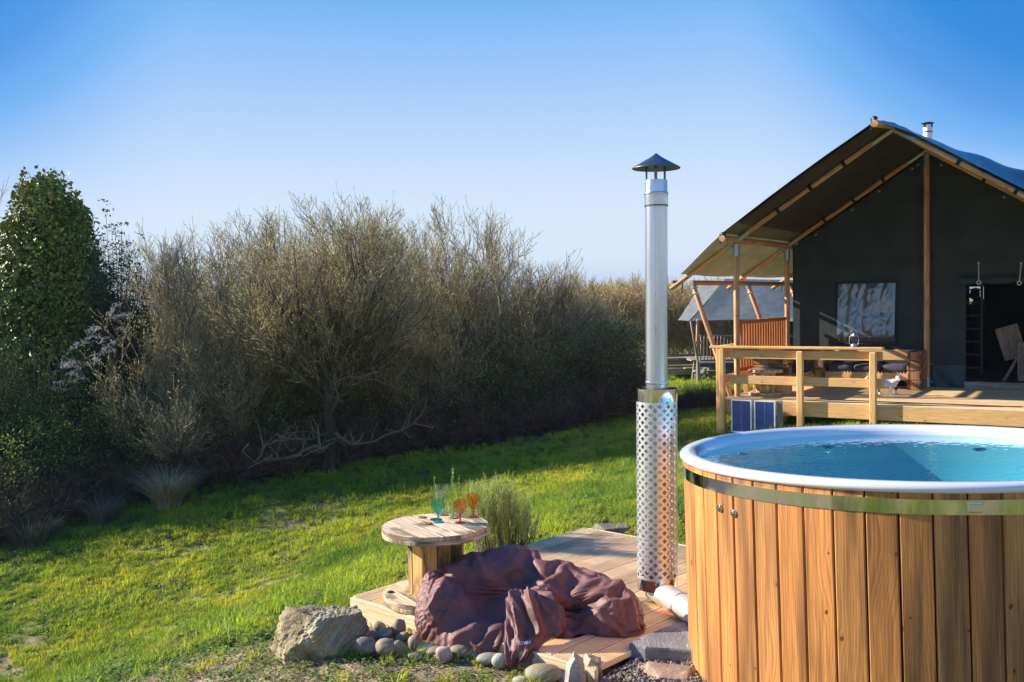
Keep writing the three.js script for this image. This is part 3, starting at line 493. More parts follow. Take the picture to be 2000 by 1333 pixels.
// ---------------------------------------------------------------- stones round the deck
const stoneTex = pixelTex(256, 256, (x, y) => { const a = fbm(x * 5, y * 5, 3, 4, 5), b = vn(x * 60, y * 60, 4, 60, 60), v = ss(0.62, 0.7, fbm(x * 3 + 2 * a, y * 9, 6, 3, 3)) * 30; const q = 190 + (a - 0.5) * 90 + (b - 0.5) * 36 + v; return [q, q * 0.99, q * 0.97]; }, 0.22, 0.22);
const stoneMat = (r, g, b, rough = 0.85, o = {}) => std({ color: lin(r * 1.5, g * 1.5, b * 1.5), map: stoneTex, roughness: rough, bumpMap: stoneTex, bumpScale: 0.004, ...o });
function pebble(seed, rx, ry, rz, rough = 0.1, detail = 5) {
  const g0 = mergeVertices(new THREE.IcosahedronGeometry(1, detail).deleteAttribute('normal').deleteAttribute('uv')), p = g0.attributes.position, uv = [];
  const r = RNG(seed), ex = 0.75 + r() * 0.3, k = r() * 10;
  for (let i = 0; i < p.count; i++) {
    let x = p.getX(i), y = p.getY(i), z = p.getZ(i); const n = 1 + (fbm3(x * 1.1 + k, y * 1.1, z * 1.1, seed, 2) - 0.5) * rough * 3 + (fbm3(x * 3 + k, y * 3, z * 3, seed + 5, 2) - 0.5) * rough * 0.7;
    y = Math.sign(y) * Math.pow(Math.abs(y), 0.92) ; x += 0.16 * (r.q ??= (r() - 0.5) * 2) * y; p.setXYZ(i, x * n * rx, y * n * ry, z * n * rz); uv.push((x + z) * rx, y * ry + z * rz * 0.5);
  }
  g0.setAttribute('uv', new THREE.Float32BufferAttribute(uv, 2)); g0.computeVertexNormals(); return g0;
}
function crag(seed, planes, sx, sy, sz, noise = 0.04, detail = 22, cr = 0.02) { // angular rock: a polyhedron given by planes, roughened
  const g = mergeVertices(new THREE.IcosahedronGeometry(1, detail).deleteAttribute('normal').deleteAttribute('uv')), p = g.attributes.position, uv = [], d = V();
  for (let i = 0; i < p.count; i++) {
    d.fromBufferAttribute(p, i).normalize(); let r = 2; for (const [nx, ny, nz, h] of planes) { const m = Math.hypot(nx, ny, nz), c = (d.x * nx + d.y * ny + d.z * nz) / m; if (c > 0.03) r = Math.min(r, h / c); }
    const a = fbm3(d.x * 3 + seed, d.y * 3, d.z * 3, seed, 4) - 0.5, b = Math.abs(fbm3(d.x * 7, d.y * 7 + seed, d.z * 7, seed + 9, 3) - 0.5) * 2, st = fbm3(d.x * 16, d.y * 16, d.z * 16, seed + 3, 2) - 0.5; r *= 1 + a * noise * 3 - b * noise * 1.2 + st * noise * 0.6;
    p.setXYZ(i, d.x * r * sx, d.y * r * sy, d.z * r * sz); uv.push(d.x * r * sx + d.z * r * sz * 0.7, d.y * r * sy + d.z * r * sz * 0.5);
  }
  g.setAttribute('uv', new THREE.Float32BufferAttribute(uv, 2)); let n = toCrease(g); return n;
}
function toCrease(g) { g.computeVertexNormals(); return g; }
{
  const b = onGround(632, 1284);
  const o = part('boulder', crag(4, [[-0.75, 0.62, 0.42, 0.74], [0.12, 1, 0.0, 0.60], [0.5, 0.6, 0.75, 0.60], [-0.35, -0.05, 1, 0.78], [0.7, 0.05, 0.75, 0.72], [1, 0.35, -0.1, 0.9], [-1, 0.1, 0.1, 0.95], [0, 0.3, -1, 0.85], [0.1, -1, 0.1, 0.6]], 0.25, 0.215, 0.22, 0.085, 40), std({ map: pixelTex(512, 512, (x, y) => { const a = fbm(x * 4, y * 4, 23, 5, 4), c = fbm(x * 9, y * 9, 24, 4, 9), s = vn(x * 130, y * 130, 25, 130, 130), li = ss(0.55, 0.68, c), mo = ss(0.66, 0.74, fbm(x * 5, y * 5, 26, 4, 5)); let q = [152 + (a - 0.5) * 120, 134 + (a - 0.5) * 110, 100 + (a - 0.5) * 95].map(v => v + (s - 0.5) * 46); q = q.map((v, i) => lerp(v, [176, 168, 142][i], li * 0.5)); return q.map((v, i) => lerp(v, [112, 112, 40][i], mo * 0.5)); }, 0.5, 0.5), roughness: 0.95, bumpMap: stoneTex, bumpScale: 0.012 }));
  o.position.set(b.x, b.y + 0.075, b.z - 0.09); o.rotation.y = 0.25; o.scale.set(0.9, 0.84, 0.86);
  tag(o, 'large angular grey boulder with mossy patches at the left end of the pebble row', 'boulder');
  const G = 'smooth pebbles laid along the low deck';
  const cols = { purple: [0.20, 0.16, 0.16], grey: [0.30, 0.28, 0.25], brown: [0.26, 0.215, 0.17], tan: [0.40, 0.32, 0.25], green: [0.25, 0.23, 0.16], pale: [0.42, 0.39, 0.35], dark: [0.20, 0.185, 0.165], peach: [0.5, 0.34, 0.22] };
  // px, py, half width and half height in the photograph, lift above the ground, tilt, colour, label
  const list = [
    [741, 1226, 14, 11, 0.075, 0.3, 'tan', 'small pinkish stone on top of the heap, nearest the deck corner'],
    [724, 1243, 18, 9, 0.05, 0.1, 'purple', 'flat purplish stone wedged against the boulder'],
    [751, 1239, 19, 10.5, 0.055, -0.15, 'grey', 'smooth grey oval pebble lying on top of the heap'],
    [778, 1229, 14, 19, 0.05, 0.2, 'green', 'tall pointed brown-green stone leaning on the deck fascia'],
    [715, 1264, 23, 17, 0, 0.0, 'purple', 'broad mottled purple stone at the foot of the boulder'],
    [753, 1265, 22, 17, 0, 0.15, 'brown', 'large rounded brown stone in the middle of the heap'],
    [786, 1246, 14, 9, 0.03, -0.5, 'grey', 'little tilted stone under the pointed one'],
    [783, 1268, 11, 17, 0, -0.45, 'green', 'narrow olive pebble standing on its edge'],
    [811, 1258, 14, 17, 0, 0.0, 'brown', 'upright egg-shaped pebble beside the fascia'],
    [830, 1267, 19, 9, 0.0, -0.25, 'tan', 'low oval pebble right of the egg-shaped one'],
    [863, 1256, 15, 11, 0.012, -0.35, 'pale', 'pale rounded pebble touching the fascia halfway along'],
    [850, 1272, 19, 8, 0, -0.15, 'brown', 'flat brown pebble below the pale rounded one'],
    [812, 1283, 15, 6, 0, 0.1, 'green', 'sunken thin pebble at the grass edge'],
    [867, 1279, 17, 15, 0, 0.1, 'pale', 'light grey pebble with grass blades across it'],
    [897, 1273, 19, 12, 0.004, -0.1, 'brown', 'rounded brown pebble under the left lobe of the beanbag'],
    [920, 1278, 17, 7.5, 0, 0.0, 'dark', 'dark flat pebble half hidden in grass'],
    [953, 1287, 24, 10, 0, 0.0, 'grey', 'long flat grey pebble left of the hanging flap'],
    [977, 1292, 16, 14, 0, 0.0, 'pale', 'pale pebble just left of the flap tip'],
    [1024, 1289, 13, 19, 0.0, -0.55, 'pale', 'tilted pale pebble peeping out right of the flap tip'],
    [1049, 1296, 14, 12, 0, 0.6, 'tan', 'small angular stone in the deck shade'],
    [1064, 1289, 9, 10, 0.0, 0.2, 'brown', 'small round stone against the fascia right of the flap'],
    [1079, 1297, 26, 9, 0.0, -0.2, 'tan', 'flat tan stone leaning in the deck shade'],
    [1098, 1303, 14, 6.5, 0.022, 0.25, 'peach', 'little peach finger-shaped stone on the flat tan one'],
    [1059, 1317, 35, 17, 0, 0.0, 'green', 'large olive rounded stone at the bottom of the picture'],
    [1018, 1331, 17, 9, 0, 0.0, 'pale', 'grey pebble cut by the bottom edge of the picture'],
    [1091, 1320, 17, 13, 0, 0.0, 'dark', 'smooth dark grey stone between olive and white ones'],
  ];
  list.forEach(([px, py, w, h, lift, tilt, c, label], i) => {
    const gd = onGround(px, py + h * 0.9), D = -gd.z - w / PF * 4.6 * 0.5, k = D / PF, p = at(px, py, D), rnd = RNG(i + 300);
    const m = part('pebble', pebble(i + 40, w * k * 1.04, h * k * 1.06, w * k * (0.75 + rnd() * 0.2), 0.09), stoneMat(...cols[c].map((v, j) => v * (1.2 + rnd() * 0.3) * [1.1, 1, 0.85][j]), 0.75));
    m.position.copy(p); m.rotation.z = -tilt; m.rotation.y = (rnd() - 0.5) * 0.4; tag(m, label, 'stone', G);
  });
  const rock = (px, py, w, h, planes, col, label, seed, ry = 0, noise = 0.05) => { const gd = onGround(px, py + h), D = -gd.z - 0.02, k = D / PF, p = at(px, py, D), m = part('broken_stone', crag(seed, planes, w * k, h * k, w * k * 0.8, noise, 14), stoneMat(...col, 0.9)); m.position.copy(p); m.rotation.y = ry; tag(m, label, 'stone', 'broken stones at the near corner of the low deck'); return m; };
  const slabby = [[0.5, 1, 0.2, 0.95], [-1, 0.3, 0.3, 0.9], [1, 0.2, 0.3, 0.85], [0, -1, 0, 0.9], [0.2, 0.1, 1, 0.7], [-0.3, 0, -1, 0.8], [-0.6, 0.9, 0.2, 0.9]];
  rock(1123, 1318, 17, 34, slabby, [0.56, 0.5, 0.45], 'upright white stone, the tallest of the broken pieces', 3);
  rock(1157, 1306, 20, 24, [[0.3, 1, 0.1, 0.85], [-1, 0.5, 0.4, 0.75], [1, 0.15, 0.1, 0.9], [0, -1, 0, 0.9], [-0.2, 0.1, 1, 0.7], [0, 0, -1, 0.8]], [0.56, 0.44, 0.32], 'cream wedge-shaped stone right of the upright white one', 5);
  rock(1141, 1322, 14, 14, slabby, [0.34, 0.34, 0.36], 'bluish grey chip between the white and cream stones', 6, 0.4);
  rock(1106, 1326, 14, 10, slabby, [0.5, 0.48, 0.46], 'small pale chip left of the upright white stone', 7, 0.8);
  rock(1178, 1313, 14, 8, slabby, [0.2, 0.16, 0.13], 'little dark brown chip on the deck edge', 8, 0.2);
  rock(1307, 1325, 46, 17, [[0.15, 1, 0.25, 0.75], [-0.8, 0.5, 0.5, 0.9], [1, 0.3, 0.2, 0.95], [0, -1, 0, 0.9], [0.1, 0.1, 1, 0.8], [0, 0, -1, 0.9]], [0.46, 0.32, 0.24], 'broad brown split rock beside the tub foot', 9, -0.25, 0.07);
  { // slate slab against the tub
    const y = DY + 0.022, pts = [[1237, 1260], [1262, 1246], [1300, 1229], [1352, 1213], [1400, 1213], [1400, 1262], [1350, 1271], [1308, 1267], [1262, 1266]].map(p => onY(p[0], p[1], y)), c = onY(1310, 1248, y), sh = new THREE.Shape(pts.map(p => new THREE.Vector2(p.x - c.x, -(p.z - c.z))));
    const g = new THREE.ExtrudeGeometry(sh, { depth: 0.07, bevelEnabled: true, bevelThickness: 0.012, bevelSize: 0.014, bevelSegments: 2, curveSegments: 4 }); g.rotateX(-Math.PI / 2); g.translate(0, -0.075, 0);
    const h = planeUV(g, 'y'), m = part('stone_slab', h, std({ color: lin(0.44, 0.44, 0.48), map: stoneTex, roughness: 0.8, bumpMap: stoneTex, bumpScale: 0.008 })); m.position.copy(c); m.rotation.z = -0.02; tag(m, 'blue-grey slate slab lying between the low deck and the tub', 'stone slab');
    const f = onGround(1205, 1040), fl = part('flat_stone', planeUV(crag(12, [[0, 1, 0, 0.5], [1, 0.3, 0, 0.9], [-1, 0.3, 0.2, 0.9], [0.2, 0.3, 1, 0.9], [0, 0.3, -1, 0.9], [0, -1, 0, 0.5]], 0.13, 0.12, 0.11, 0.03, 10), 'y'), stoneMat(0.27, 0.20, 0.17)); fl.scale.y = 0.55; fl.position.copy(f).add(V(-0.02, 0.015, 0)); tag(fl, 'flat reddish paving stone at the far corner of the low deck', 'stone');
  }
  // gravel between the deck, the slab and the tub
  const rnd = RNG(15), geo = [pebble(501, 1, 0.7, 0.8, 0.14, 2), pebble(502, 1, 0.55, 0.9, 0.16, 2)], pal = [[0.5, 0.42, 0.33], [0.34, 0.31, 0.28], [0.55, 0.5, 0.45], [0.26, 0.24, 0.24], [0.5, 0.33, 0.2], [0.4, 0.36, 0.33]];
  const poly = [[1162, 1345], [1190, 1316], [1222, 1300], [1256, 1272], [1300, 1272], [1365, 1285], [1420, 1300], [1420, 1420], [1100, 1420]], inside = (x, y) => { let r = false; for (let i = 0, j = poly.length - 1; i < poly.length; j = i++) { const [a, b] = poly[i], [c, d] = poly[j]; if ((b > y) !== (d > y) && x < (c - a) * (y - b) / (d - b) + a) r = !r; } return r; };
  const items = [[], []]; for (let i = 0; i < 9000; i++) { const x = lerp(1100, 1420, rnd()), y = lerp(1270, 1420, rnd()); if (!inside(x, y)) continue; const p = onY(x, y, 0.035 + rnd() * 0.02); items[i & 1].push([p, 0.0045 + rnd() * rnd() * 0.009, pal[Math.floor(rnd() * 6)]]); }
  const e = new THREE.Euler(), q = new THREE.Quaternion(), m4 = new THREE.Matrix4(), c = new THREE.Color();
  items.forEach((L, k) => { const im = new THREE.InstancedMesh(geo[k], stoneMat(1, 1, 1, 0.7), L.length); im.name = numbered('gravel'); tag(im, k ? 'rounder pieces of the mixed gravel at the tub foot' : 'mixed brown and grey gravel at the tub foot', 'gravel', null, 'stuff'); L.forEach(([p, s, col], i) => { m4.compose(p, q.setFromEuler(e.set(rnd() * 3, rnd() * 6, rnd() * 3)), V(s, s, s)); im.setMatrixAt(i, m4); im.setColorAt(i, c.setRGB(...col)); }); scene.add(im); });
  const gb = part('gravel_bed', planeUV((() => { const g = new THREE.ShapeGeometry(new THREE.Shape(poly.map(p => { const q = onY(p[0], p[1], 0.033); return new THREE.Vector2(q.x, -q.z); }))); g.rotateX(-Math.PI / 2); return g; })(), 'y'), stoneMat(0.24, 0.2, 0.16), scene, 'structure'); gb.position.y = 0.033;
  gb.userData.label = 'bed of fine stone under the gravel at the tub foot';
}
// ---------------------------------------------------------------- crumpled beanbag
{
  const lobes = [ // centre in the photograph, metres ahead, half sizes
    [872, 1195, 4.90, 0.155, 0.165, 0.20], [850, 1160, 5.04, 0.09, 0.12, 0.13], [930, 1138, 5.10, 0.17, 0.17, 0.19], [1000, 1128, 5.16, 0.19, 0.185, 0.19],
    [1085, 1150, 5.02, 0.19, 0.16, 0.18], [1150, 1176, 4.93, 0.17, 0.165, 0.18], [1192, 1202, 4.80, 0.16, 0.17, 0.17], [1228, 1243, 4.72, 0.06, 0.07, 0.08],
    [1062, 1196, 4.78, 0.12, 0.15, 0.13], [955, 1246, 4.70, 0.15, 0.10, 0.12], [900, 1248, 4.76, 0.12, 0.12, 0.13], [1110, 1240, 4.72, 0.10, 0.06, 0.09],
  ].map(l => ({ c: at(l[0], l[1], l[2]), r: V(l[3], l[4], l[5]) }));
  const creases = [[[985, 1168, 4.72], [905, 1105, 4.95], 0.030], [[985, 1172, 4.66], [1010, 1120, 5.0], 0.02], [[988, 1178, 4.64], [948, 1262, 4.58], 0.018], [[1105, 1182, 4.70], [1175, 1168, 4.72], 0.020], [[1112, 1186, 4.66], [1125, 1235, 4.6], 0.024], [[985, 1175, 4.62], [992, 1225, 4.58], 0.028], [[1036, 1120, 4.98], [1095, 1105, 5.1], 0.014]]
    .map(c => [at(...c[0]), at(...c[1]), c[2]]);
  const sdf = (p) => { let d = 9; for (const l of lobes) d = smin(d, ell(p, l.c, l.r), 0.055); for (const [a, b, r] of creases) { const e = capsule(p, a, b, r, r * 0.5); d = -smin(-d, e, 0.045); } return d; };
  const grad = (p) => { const e = 0.004, d = sdf(p); return V(sdf(V(p.x + e, p.y, p.z)) - d, sdf(V(p.x, p.y + e, p.z)) - d, sdf(V(p.x, p.y, p.z + e)) - d).normalize(); };
  const ctr = lobes.reduce((s, l) => s.add(l.c), V()).multiplyScalar(1 / lobes.length);
  let g = mergeVertices(new THREE.IcosahedronGeometry(1, 44).deleteAttribute('normal').deleteAttribute('uv'), 1e-4);
  const n = g.attributes.position.count, ix = g.index.array, X = []; for (let i = 0; i < n; i++) { const v = V().fromBufferAttribute(g.attributes.position, i); X.push(V(v.x * 0.75, v.y * 0.42, v.z * 0.5).add(ctr)); }
  const E = new Map(), nb = Array.from({ length: n }, () => new Set()); for (let f = 0; f < ix.length; f += 3) for (let k = 0; k < 3; k++) { const a = ix[f + k], b = ix[f + (k + 1) % 3]; nb[a].add(b); nb[b].add(a); E.set(Math.min(a, b) * n + Math.max(a, b), 1); }
  const NB = nb.map(s => [...s]);
  // wrap the sheet onto the lobes, keeping its mesh even
  for (let it = 0; it < 42; it++) { const relax = it < 37 ? 0.45 : 0.2; const Y = X.map((v, i) => { const s = V(); for (const j of NB[i]) s.add(X[j]); return v.clone().lerp(s.multiplyScalar(1 / NB[i].length), relax); }); for (let i = 0; i < n; i++) { X[i].copy(Y[i]); const d = sdf(X[i]); if (Math.abs(d) > 5e-4) X[i].addScaledVector(grad(X[i]), -clamp(d, -0.05, 0.05)); } }
  // creases: ridges (+) and furrows (-) drawn over the surface where the photograph shows them
  const onBag = (zx, zy) => { const d = ray(800 + zx / 4.255, 1050 + zy / 4.255).normalize(); let t = 3.6; for (let i = 0; i < 90; i++) { const p = d.clone().multiplyScalar(t).add(camera.position), q = sdf(p); if (q < 0.001 || t > 6.2) break; t += Math.max(0.002, q * 0.7); } return d.multiplyScalar(t).add(camera.position); };
  const folds = [
    [[700, 85], [830, 70], [1030, 118], 0.022, 0.12], [[1030, 118], [1060, 200], [1085, 255], 0.03, 0.09], [[160, 290], [330, 215], [400, 250], 0.03, 0.08], [[400, 250], [300, 330], [240, 450], [185, 560], 0.03, 0.09], [[240, 440], [190, 560], [240, 690], 0.018, 0.05],
    [[560, 165], [600, 240], [650, 315], 0.028, 0.06], [[650, 315], [670, 400], [700, 440], 0.02, 0.05], [[450, 165], [400, 235], [340, 270], 0.018, 0.045], [[430, 610], [560, 570], [690, 590], 0.022, 0.055], [[380, 800], [540, 715], [720, 590], 0.026, 0.07], [[300, 470], [420, 520], [560, 500], 0.014, 0.05],
    [[1200, 300], [1260, 370], [1300, 440], 0.016, 0.06], [[1060, 200], [1200, 180], [1350, 240], [1480, 300], 0.018, 0.07], [[800, 400], [1000, 360], [1140, 350], [1270, 280], 0.025, 0.06], [[1390, 420], [1560, 330], [1740, 370], 0.03, 0.07], [[1740, 370], [1830, 480], [1870, 700], 0.022, 0.07], [[1560, 590], [1700, 720], [1790, 800], 0.016, 0.035], 
    [[1440, 230], [1560, 290], [1660, 330], 0.016, 0.05], [[140, 480], [150, 600], [200, 660], 0.02, 0.05],
    [[560, 340], [640, 510], [740, 560], -0.05, 0.09], [[405, 255], [500, 400], [620, 500], -0.03, 0.06], [[1330, 570], [1345, 660], [1390, 770], -0.04, 0.06], [[640, 620], [720, 570], [810, 520], -0.03, 0.05], [[1350, 550], [1560, 480], [1750, 420], -0.035, 0.06], [[570, 800], [600, 730], [700, 650], -0.025, 0.05], [[560, 260], [520, 200], [500, 130], -0.014, 0.04], [[240, 560], [330, 560], [440, 610], -0.014, 0.05], [[1120, 290], [1180, 240], [1250, 170], -0.02, 0.05], [[850, 330], [960, 290], [1070, 270], -0.03, 0.06], [[1180, 460], [1260, 520], [1330, 560], -0.03, 0.05],
  ].map(f => ({ p: f.slice(0, -2).map(q => onBag(q[0], q[1])), h: f[f.length - 2] * (f[f.length - 2] < 0 ? 0.95 : 0.72), w: f[f.length - 1] * (f[f.length - 2] < 0 ? 0.8 : 0.66) }));
  const segD = (p, a, b) => { const ab = b.clone().sub(a), t = clamp(p.clone().sub(a).dot(ab) / ab.lengthSq()); return a.clone().addScaledVector(ab, t).distanceTo(p); };
  for (let i = 0; i < n; i++) { const p = X[i].clone(); let w = 0; for (const f of folds) { let d = 9; for (let k = 0; k < f.p.length - 1; k++) d = Math.min(d, segD(p, f.p[k], f.p[k + 1])); if (d < f.w) w += f.h * Math.pow(1 - d / f.w, 1.25); } w += (Math.abs(fbm3(p.x * 4.5, p.y * 4.5, p.z * 4.5, 29, 2) - 0.5) - 0.12) * -0.022; X[i].addScaledVector(grad(p), w); }
  // loose cloth: every edge is a little longer than the surface it lies on, so it buckles into folds
  const rnd = RNG(3), edges = [...E.keys()].map(k => [Math.floor(k / n), k % n]), mid = edges.map(([a, b]) => X[a].clone().add(X[b]).multiplyScalar(0.5));
  const pinch = at(1100, 1182, 4.68), pinch2 = at(985, 1165, 4.7);
  const L0 = edges.map(([a, b], i) => { const k = 1.055 + 0.07 * Math.exp(-mid[i].distanceTo(pinch) / 0.12) + 0.05 * Math.exp(-mid[i].distanceTo(pinch2) / 0.15) + 0.05 * (fbm3(mid[i].x * 5, mid[i].y * 5, mid[i].z * 5, 8, 2) - 0.5); return X[a].distanceTo(X[b]) * k; });
  const bend = []; const fe = new Map(); for (let f = 0; f < ix.length; f += 3) for (let k = 0; k < 3; k++) { const a = ix[f + k], b = ix[f + (k + 1) % 3], c = ix[f + (k + 2) % 3], key = Math.min(a, b) * n + Math.max(a, b); if (fe.has(key)) { const o = fe.get(key); bend.push([o, c, X[o].distanceTo(X[c]) * 1.05]); } else fe.set(key, c); }
  const S = X.map(v => v.clone());
  const floor = (p) => { const dx = p.x - deckRect.a.x, dz = p.z - deckRect.a.z, s = dx * deckRect.e1.x + dz * deckRect.e1.z; return s > 0 ? DY + 0.003 : 0.0; };
  for (let it = 0; it < 60; it++) {
    for (let i = 0; i < n; i++) X[i].y -= 0.0006;
    for (let r = 0; r < 3; r++) {
      edges.forEach(([a, b], i) => { const A = X[a], B = X[b], dx = B.x - A.x, dy = B.y - A.y, dz = B.z - A.z, l = Math.sqrt(dx * dx + dy * dy + dz * dz) + 1e-9, k = (l - L0[i]) / l * 0.5 * (l > L0[i] ? 0.9 : 0.45); A.x += dx * k; A.y += dy * k; A.z += dz * k; B.x -= dx * k; B.y -= dy * k; B.z -= dz * k; });
      for (const [a, b, l0] of bend) { const A = X[a], B = X[b], dx = B.x - A.x, dy = B.y - A.y, dz = B.z - A.z, l = Math.sqrt(dx * dx + dy * dy + dz * dz) + 1e-9, k = (l - l0) / l * 0.5 * 0.6; A.x += dx * k; A.y += dy * k; A.z += dz * k; B.x -= dx * k; B.y -= dy * k; B.z -= dz * k; }
    }
    for (let i = 0; i < n; i++) { X[i].lerp(S[i], 0.018); const f = floor(X[i]); if (X[i].y < f) X[i].y = f; }
  }
  // one round of subdivision with smoothing keeps the creases crisp but rounds the facets
  const P = X.map(v => v.clone()), em = new Map(), I = [];
  const mp = (a, b) => { const k = Math.min(a, b) * n + Math.max(a, b); if (!em.has(k)) { em.set(k, P.length); P.push(X[a].clone().add(X[b]).multiplyScalar(0.5)); } return em.get(k); };
  for (let f = 0; f < ix.length; f += 3) { const [a, b, c] = [ix[f], ix[f + 1], ix[f + 2]], d = mp(a, b), e = mp(b, c), h = mp(c, a); I.push(a, d, h, d, b, e, h, e, c, d, e, h); }
  const m = P.length, sum = Array.from({ length: m }, () => V()), cnt = new Float32Array(m); for (let f = 0; f < I.length; f += 3) for (let k = 0; k < 3; k++) { const a = I[f + k], b = I[f + (k + 1) % 3]; sum[a].add(P[b]); cnt[a]++; sum[b].add(P[a]); cnt[b]++; }
  for (let i = 0; i < m; i++) P[i].lerp(sum[i].multiplyScalar(1 / cnt[i]), 0.3);
  const pos = new Float32Array(m * 3), uv = new Float32Array(m * 2); P.forEach((p, i) => { pos.set([p.x - ctr.x, p.y, p.z - ctr.z], i * 3); uv.set([p.x + p.z * 0.6, p.y + p.z * 0.8], i * 2); });
  g = new THREE.BufferGeometry(); g.setAttribute('position', new THREE.BufferAttribute(pos, 3)); g.setAttribute('uv', new THREE.BufferAttribute(uv, 2)); g.setIndex(I); g.computeVertexNormals();
  const weave = pixelTex(256, 256, (x, y) => { const a = fbm(x * 6, y * 6, 3, 4, 6), b = vn(x * 128, y * 128, 4, 128, 128), dust = ss(0.58, 0.8, fbm(x * 3, y * 3, 7, 5, 3)); const q = 205 + (a - 0.5) * 40 + (b - 0.5) * 30; return [q + dust * 14, q + dust * 20, q + dust * 16]; }, 0.5, 0.5);
  const crease = pixelTex(512, 512, (x, y) => { const wx = x + 0.05 * (fbm(x * 3, y * 3, 41, 3, 3) - 0.5), wy = y + 0.05 * (fbm(x * 3, y * 3, 42, 3, 3) - 0.5); const a = 1 - Math.abs(vn(wx * 4, wy * 7, 43, 4, 7) - 0.5) * 2, b = 1 - Math.abs(vn(wx * 9, wy * 5, 44, 9, 5) - 0.5) * 2, m = ss(0.35, 0.7, fbm(x * 3, y * 3, 45, 2, 3)); return Array(3).fill(40 + 130 * (Math.pow(a, 5) * 0.6 + Math.pow(b, 6) * 0.5) * (0.3 + 0.7 * m) + 14 * vn(x * 150, y * 150, 46, 150, 150)); }, 0.55, 0.55, false);
  const cloth = phys({ color: lin(0.30, 0.115, 0.108), map: weave, bumpMap: crease, bumpScale: 0.0035, roughness: 0.6, sheen: 0.12, sheenRoughness: 0.5, sheenColor: lin(0.5, 0.3, 0.35) });
  const bag = thing('beanbag', 'slumped burgundy beanbag with a crumpled flap hanging over the low deck edge', 'beanbag', V(ctr.x, 0, ctr.z));
  part('bag_cover', g, cloth, bag);
  // the loose neck of the bag, folded over and hanging down in front
  const cp = [ // rows from the neck to the tip, columns from left to right: px, py, metres ahead
    [[980, 1150, 4.74], [1000, 1140, 4.70], [1030, 1136, 4.68], [1062, 1140, 4.69], [1100, 1158, 4.72]],
    [[988, 1178, 4.66], [1010, 1172, 4.60], [1035, 1165, 4.585], [1070, 1172, 4.61], [1112, 1190, 4.68]],
    [[990, 1208, 4.61], [1012, 1205, 4.555], [1042, 1200, 4.535], [1078, 1206, 4.57], [1118, 1218, 4.64]],
    [[985, 1236, 4.56], [1006, 1238, 4.515], [1036, 1238, 4.495], [1072, 1238, 4.52], [1106, 1242, 4.58]],
    [[985, 1268, 4.49], [1000, 1270, 4.455], [1024, 1268, 4.45], [1048, 1264, 4.47], [1066, 1258, 4.52]],
    [[992, 1302, 4.43], [1000, 1305, 4.415], [1009, 1303, 4.41], [1018, 1296, 4.42], [1026, 1290, 4.44]],
  ].map(r => r.map(c => at(...c)));
  const bs = (t, k) => { const f = [(1 - t) ** 3 / 6, (3 * t ** 3 - 6 * t ** 2 + 4) / 6, (-3 * t ** 3 + 3 * t ** 2 + 3 * t + 1) / 6, t ** 3 / 6]; return f[k]; };
  const patch = (u, v) => { // b-spline sheet with clamped ends and folds running down the neck
    const nc = 5, nr = 6, x = clamp(u, 0, 0.9999) * (nc - 1), y = clamp(v, 0, 0.9999) * (nr - 1), i = Math.floor(x), j = Math.floor(y), p = V();
    const C = (r, c) => { const rr = clamp(r, 0, nr - 1), cc = clamp(c, 0, nc - 1), q = cp[rr][cc].clone(); if (r < 0) q.multiplyScalar(2).sub(cp[1][cc]); else if (r >= nr) q.multiplyScalar(2).sub(cp[nr - 2][cc]); if (c < 0) return cp[rr][0].clone().multiplyScalar(2).sub(cp[rr][1]); if (c >= nc) return cp[rr][nc - 1].clone().multiplyScalar(2).sub(cp[rr][nc - 2]); return q; };
    for (let a = 0; a < 4; a++) for (let b = 0; b < 4; b++) p.addScaledVector(C(j + a - 1, i + b - 1), bs(y - j, a) * bs(x - i, b));
    return p;
  };
  const fold = (u, v) => { const w = u + 0.10 * Math.sin(v * 5 + 1) + 0.06 * (fbm(v * 4, u * 2, 5, 2) - 0.5), k = Math.abs(((w * 3.4 + 0.3 * v) % 1 + 1) % 1 - 0.5) * 2, k2 = Math.abs(((w * 7.3 - v * 1.6) % 1 + 1) % 1 - 0.5) * 2, flat = 1 - 0.85 * ss(0.12, 0.06, Math.abs(v - 0.74)) * ss(0.05, 0.2, u); return ((Math.pow(k, 1.5) - 0.4) * 0.055 * (1 - 0.35 * v) + (Math.pow(k2, 1.3) - 0.4) * 0.016 + (Math.abs(fbm(u * 7, v * 7, 9, 3) - 0.5) - 0.12) * 0.03) * flat; };
  const flapPt = (u, v, off = 0) => { const p = patch(u, v), e = 0.01, n = patch(Math.min(1, u + e), v).sub(patch(Math.max(0, u - e), v)).cross(patch(u, Math.min(1, v + e)).sub(patch(u, Math.max(0, v - e)))).normalize().negate(); const tuck = ss(0, 0.12, u) * ss(1, 0.86, u) * ss(0, 0.1, v); return p.addScaledVector(n, (fold(u, v) * (0.25 + 0.75 * tuck) + off) - 0.045 * (1 - ss(0, 0.16, v)) - 0.03 * ss(0.86, 1, u)); };
  const fl = grid(70, 90, (u, v) => flapPt(u, v).sub(bag.position), (u, v) => [u * 0.3, v * 0.4]), flb = grid(70, 90, (u, v) => flapPt(u, v, -0.012).sub(bag.position), (u, v) => [u * 0.3, v * 0.4]);
  const hem = [[0, 1, 0, 0], [0, 1, 1, 1]]; 
  const rimg = (f) => grid(120, 1, (t, s) => flapPt(...f(t), s ? -0.012 : 0).sub(bag.position), (t, s) => [t, s * 0.02]);
  const flap = part('flap', mg([fl, flb, rimg(t => [0, t]), rimg(t => [1, t]), rimg(t => [t, 1])]), cloth, bag);
  part('hem', mg([tube(Array.from({ length: 24 }, (_, i) => flapPt(0.012, 0.5 + 0.49 * i / 23, 0.001).sub(bag.position)), 0.0028, 60, 5)]), cloth, flap);
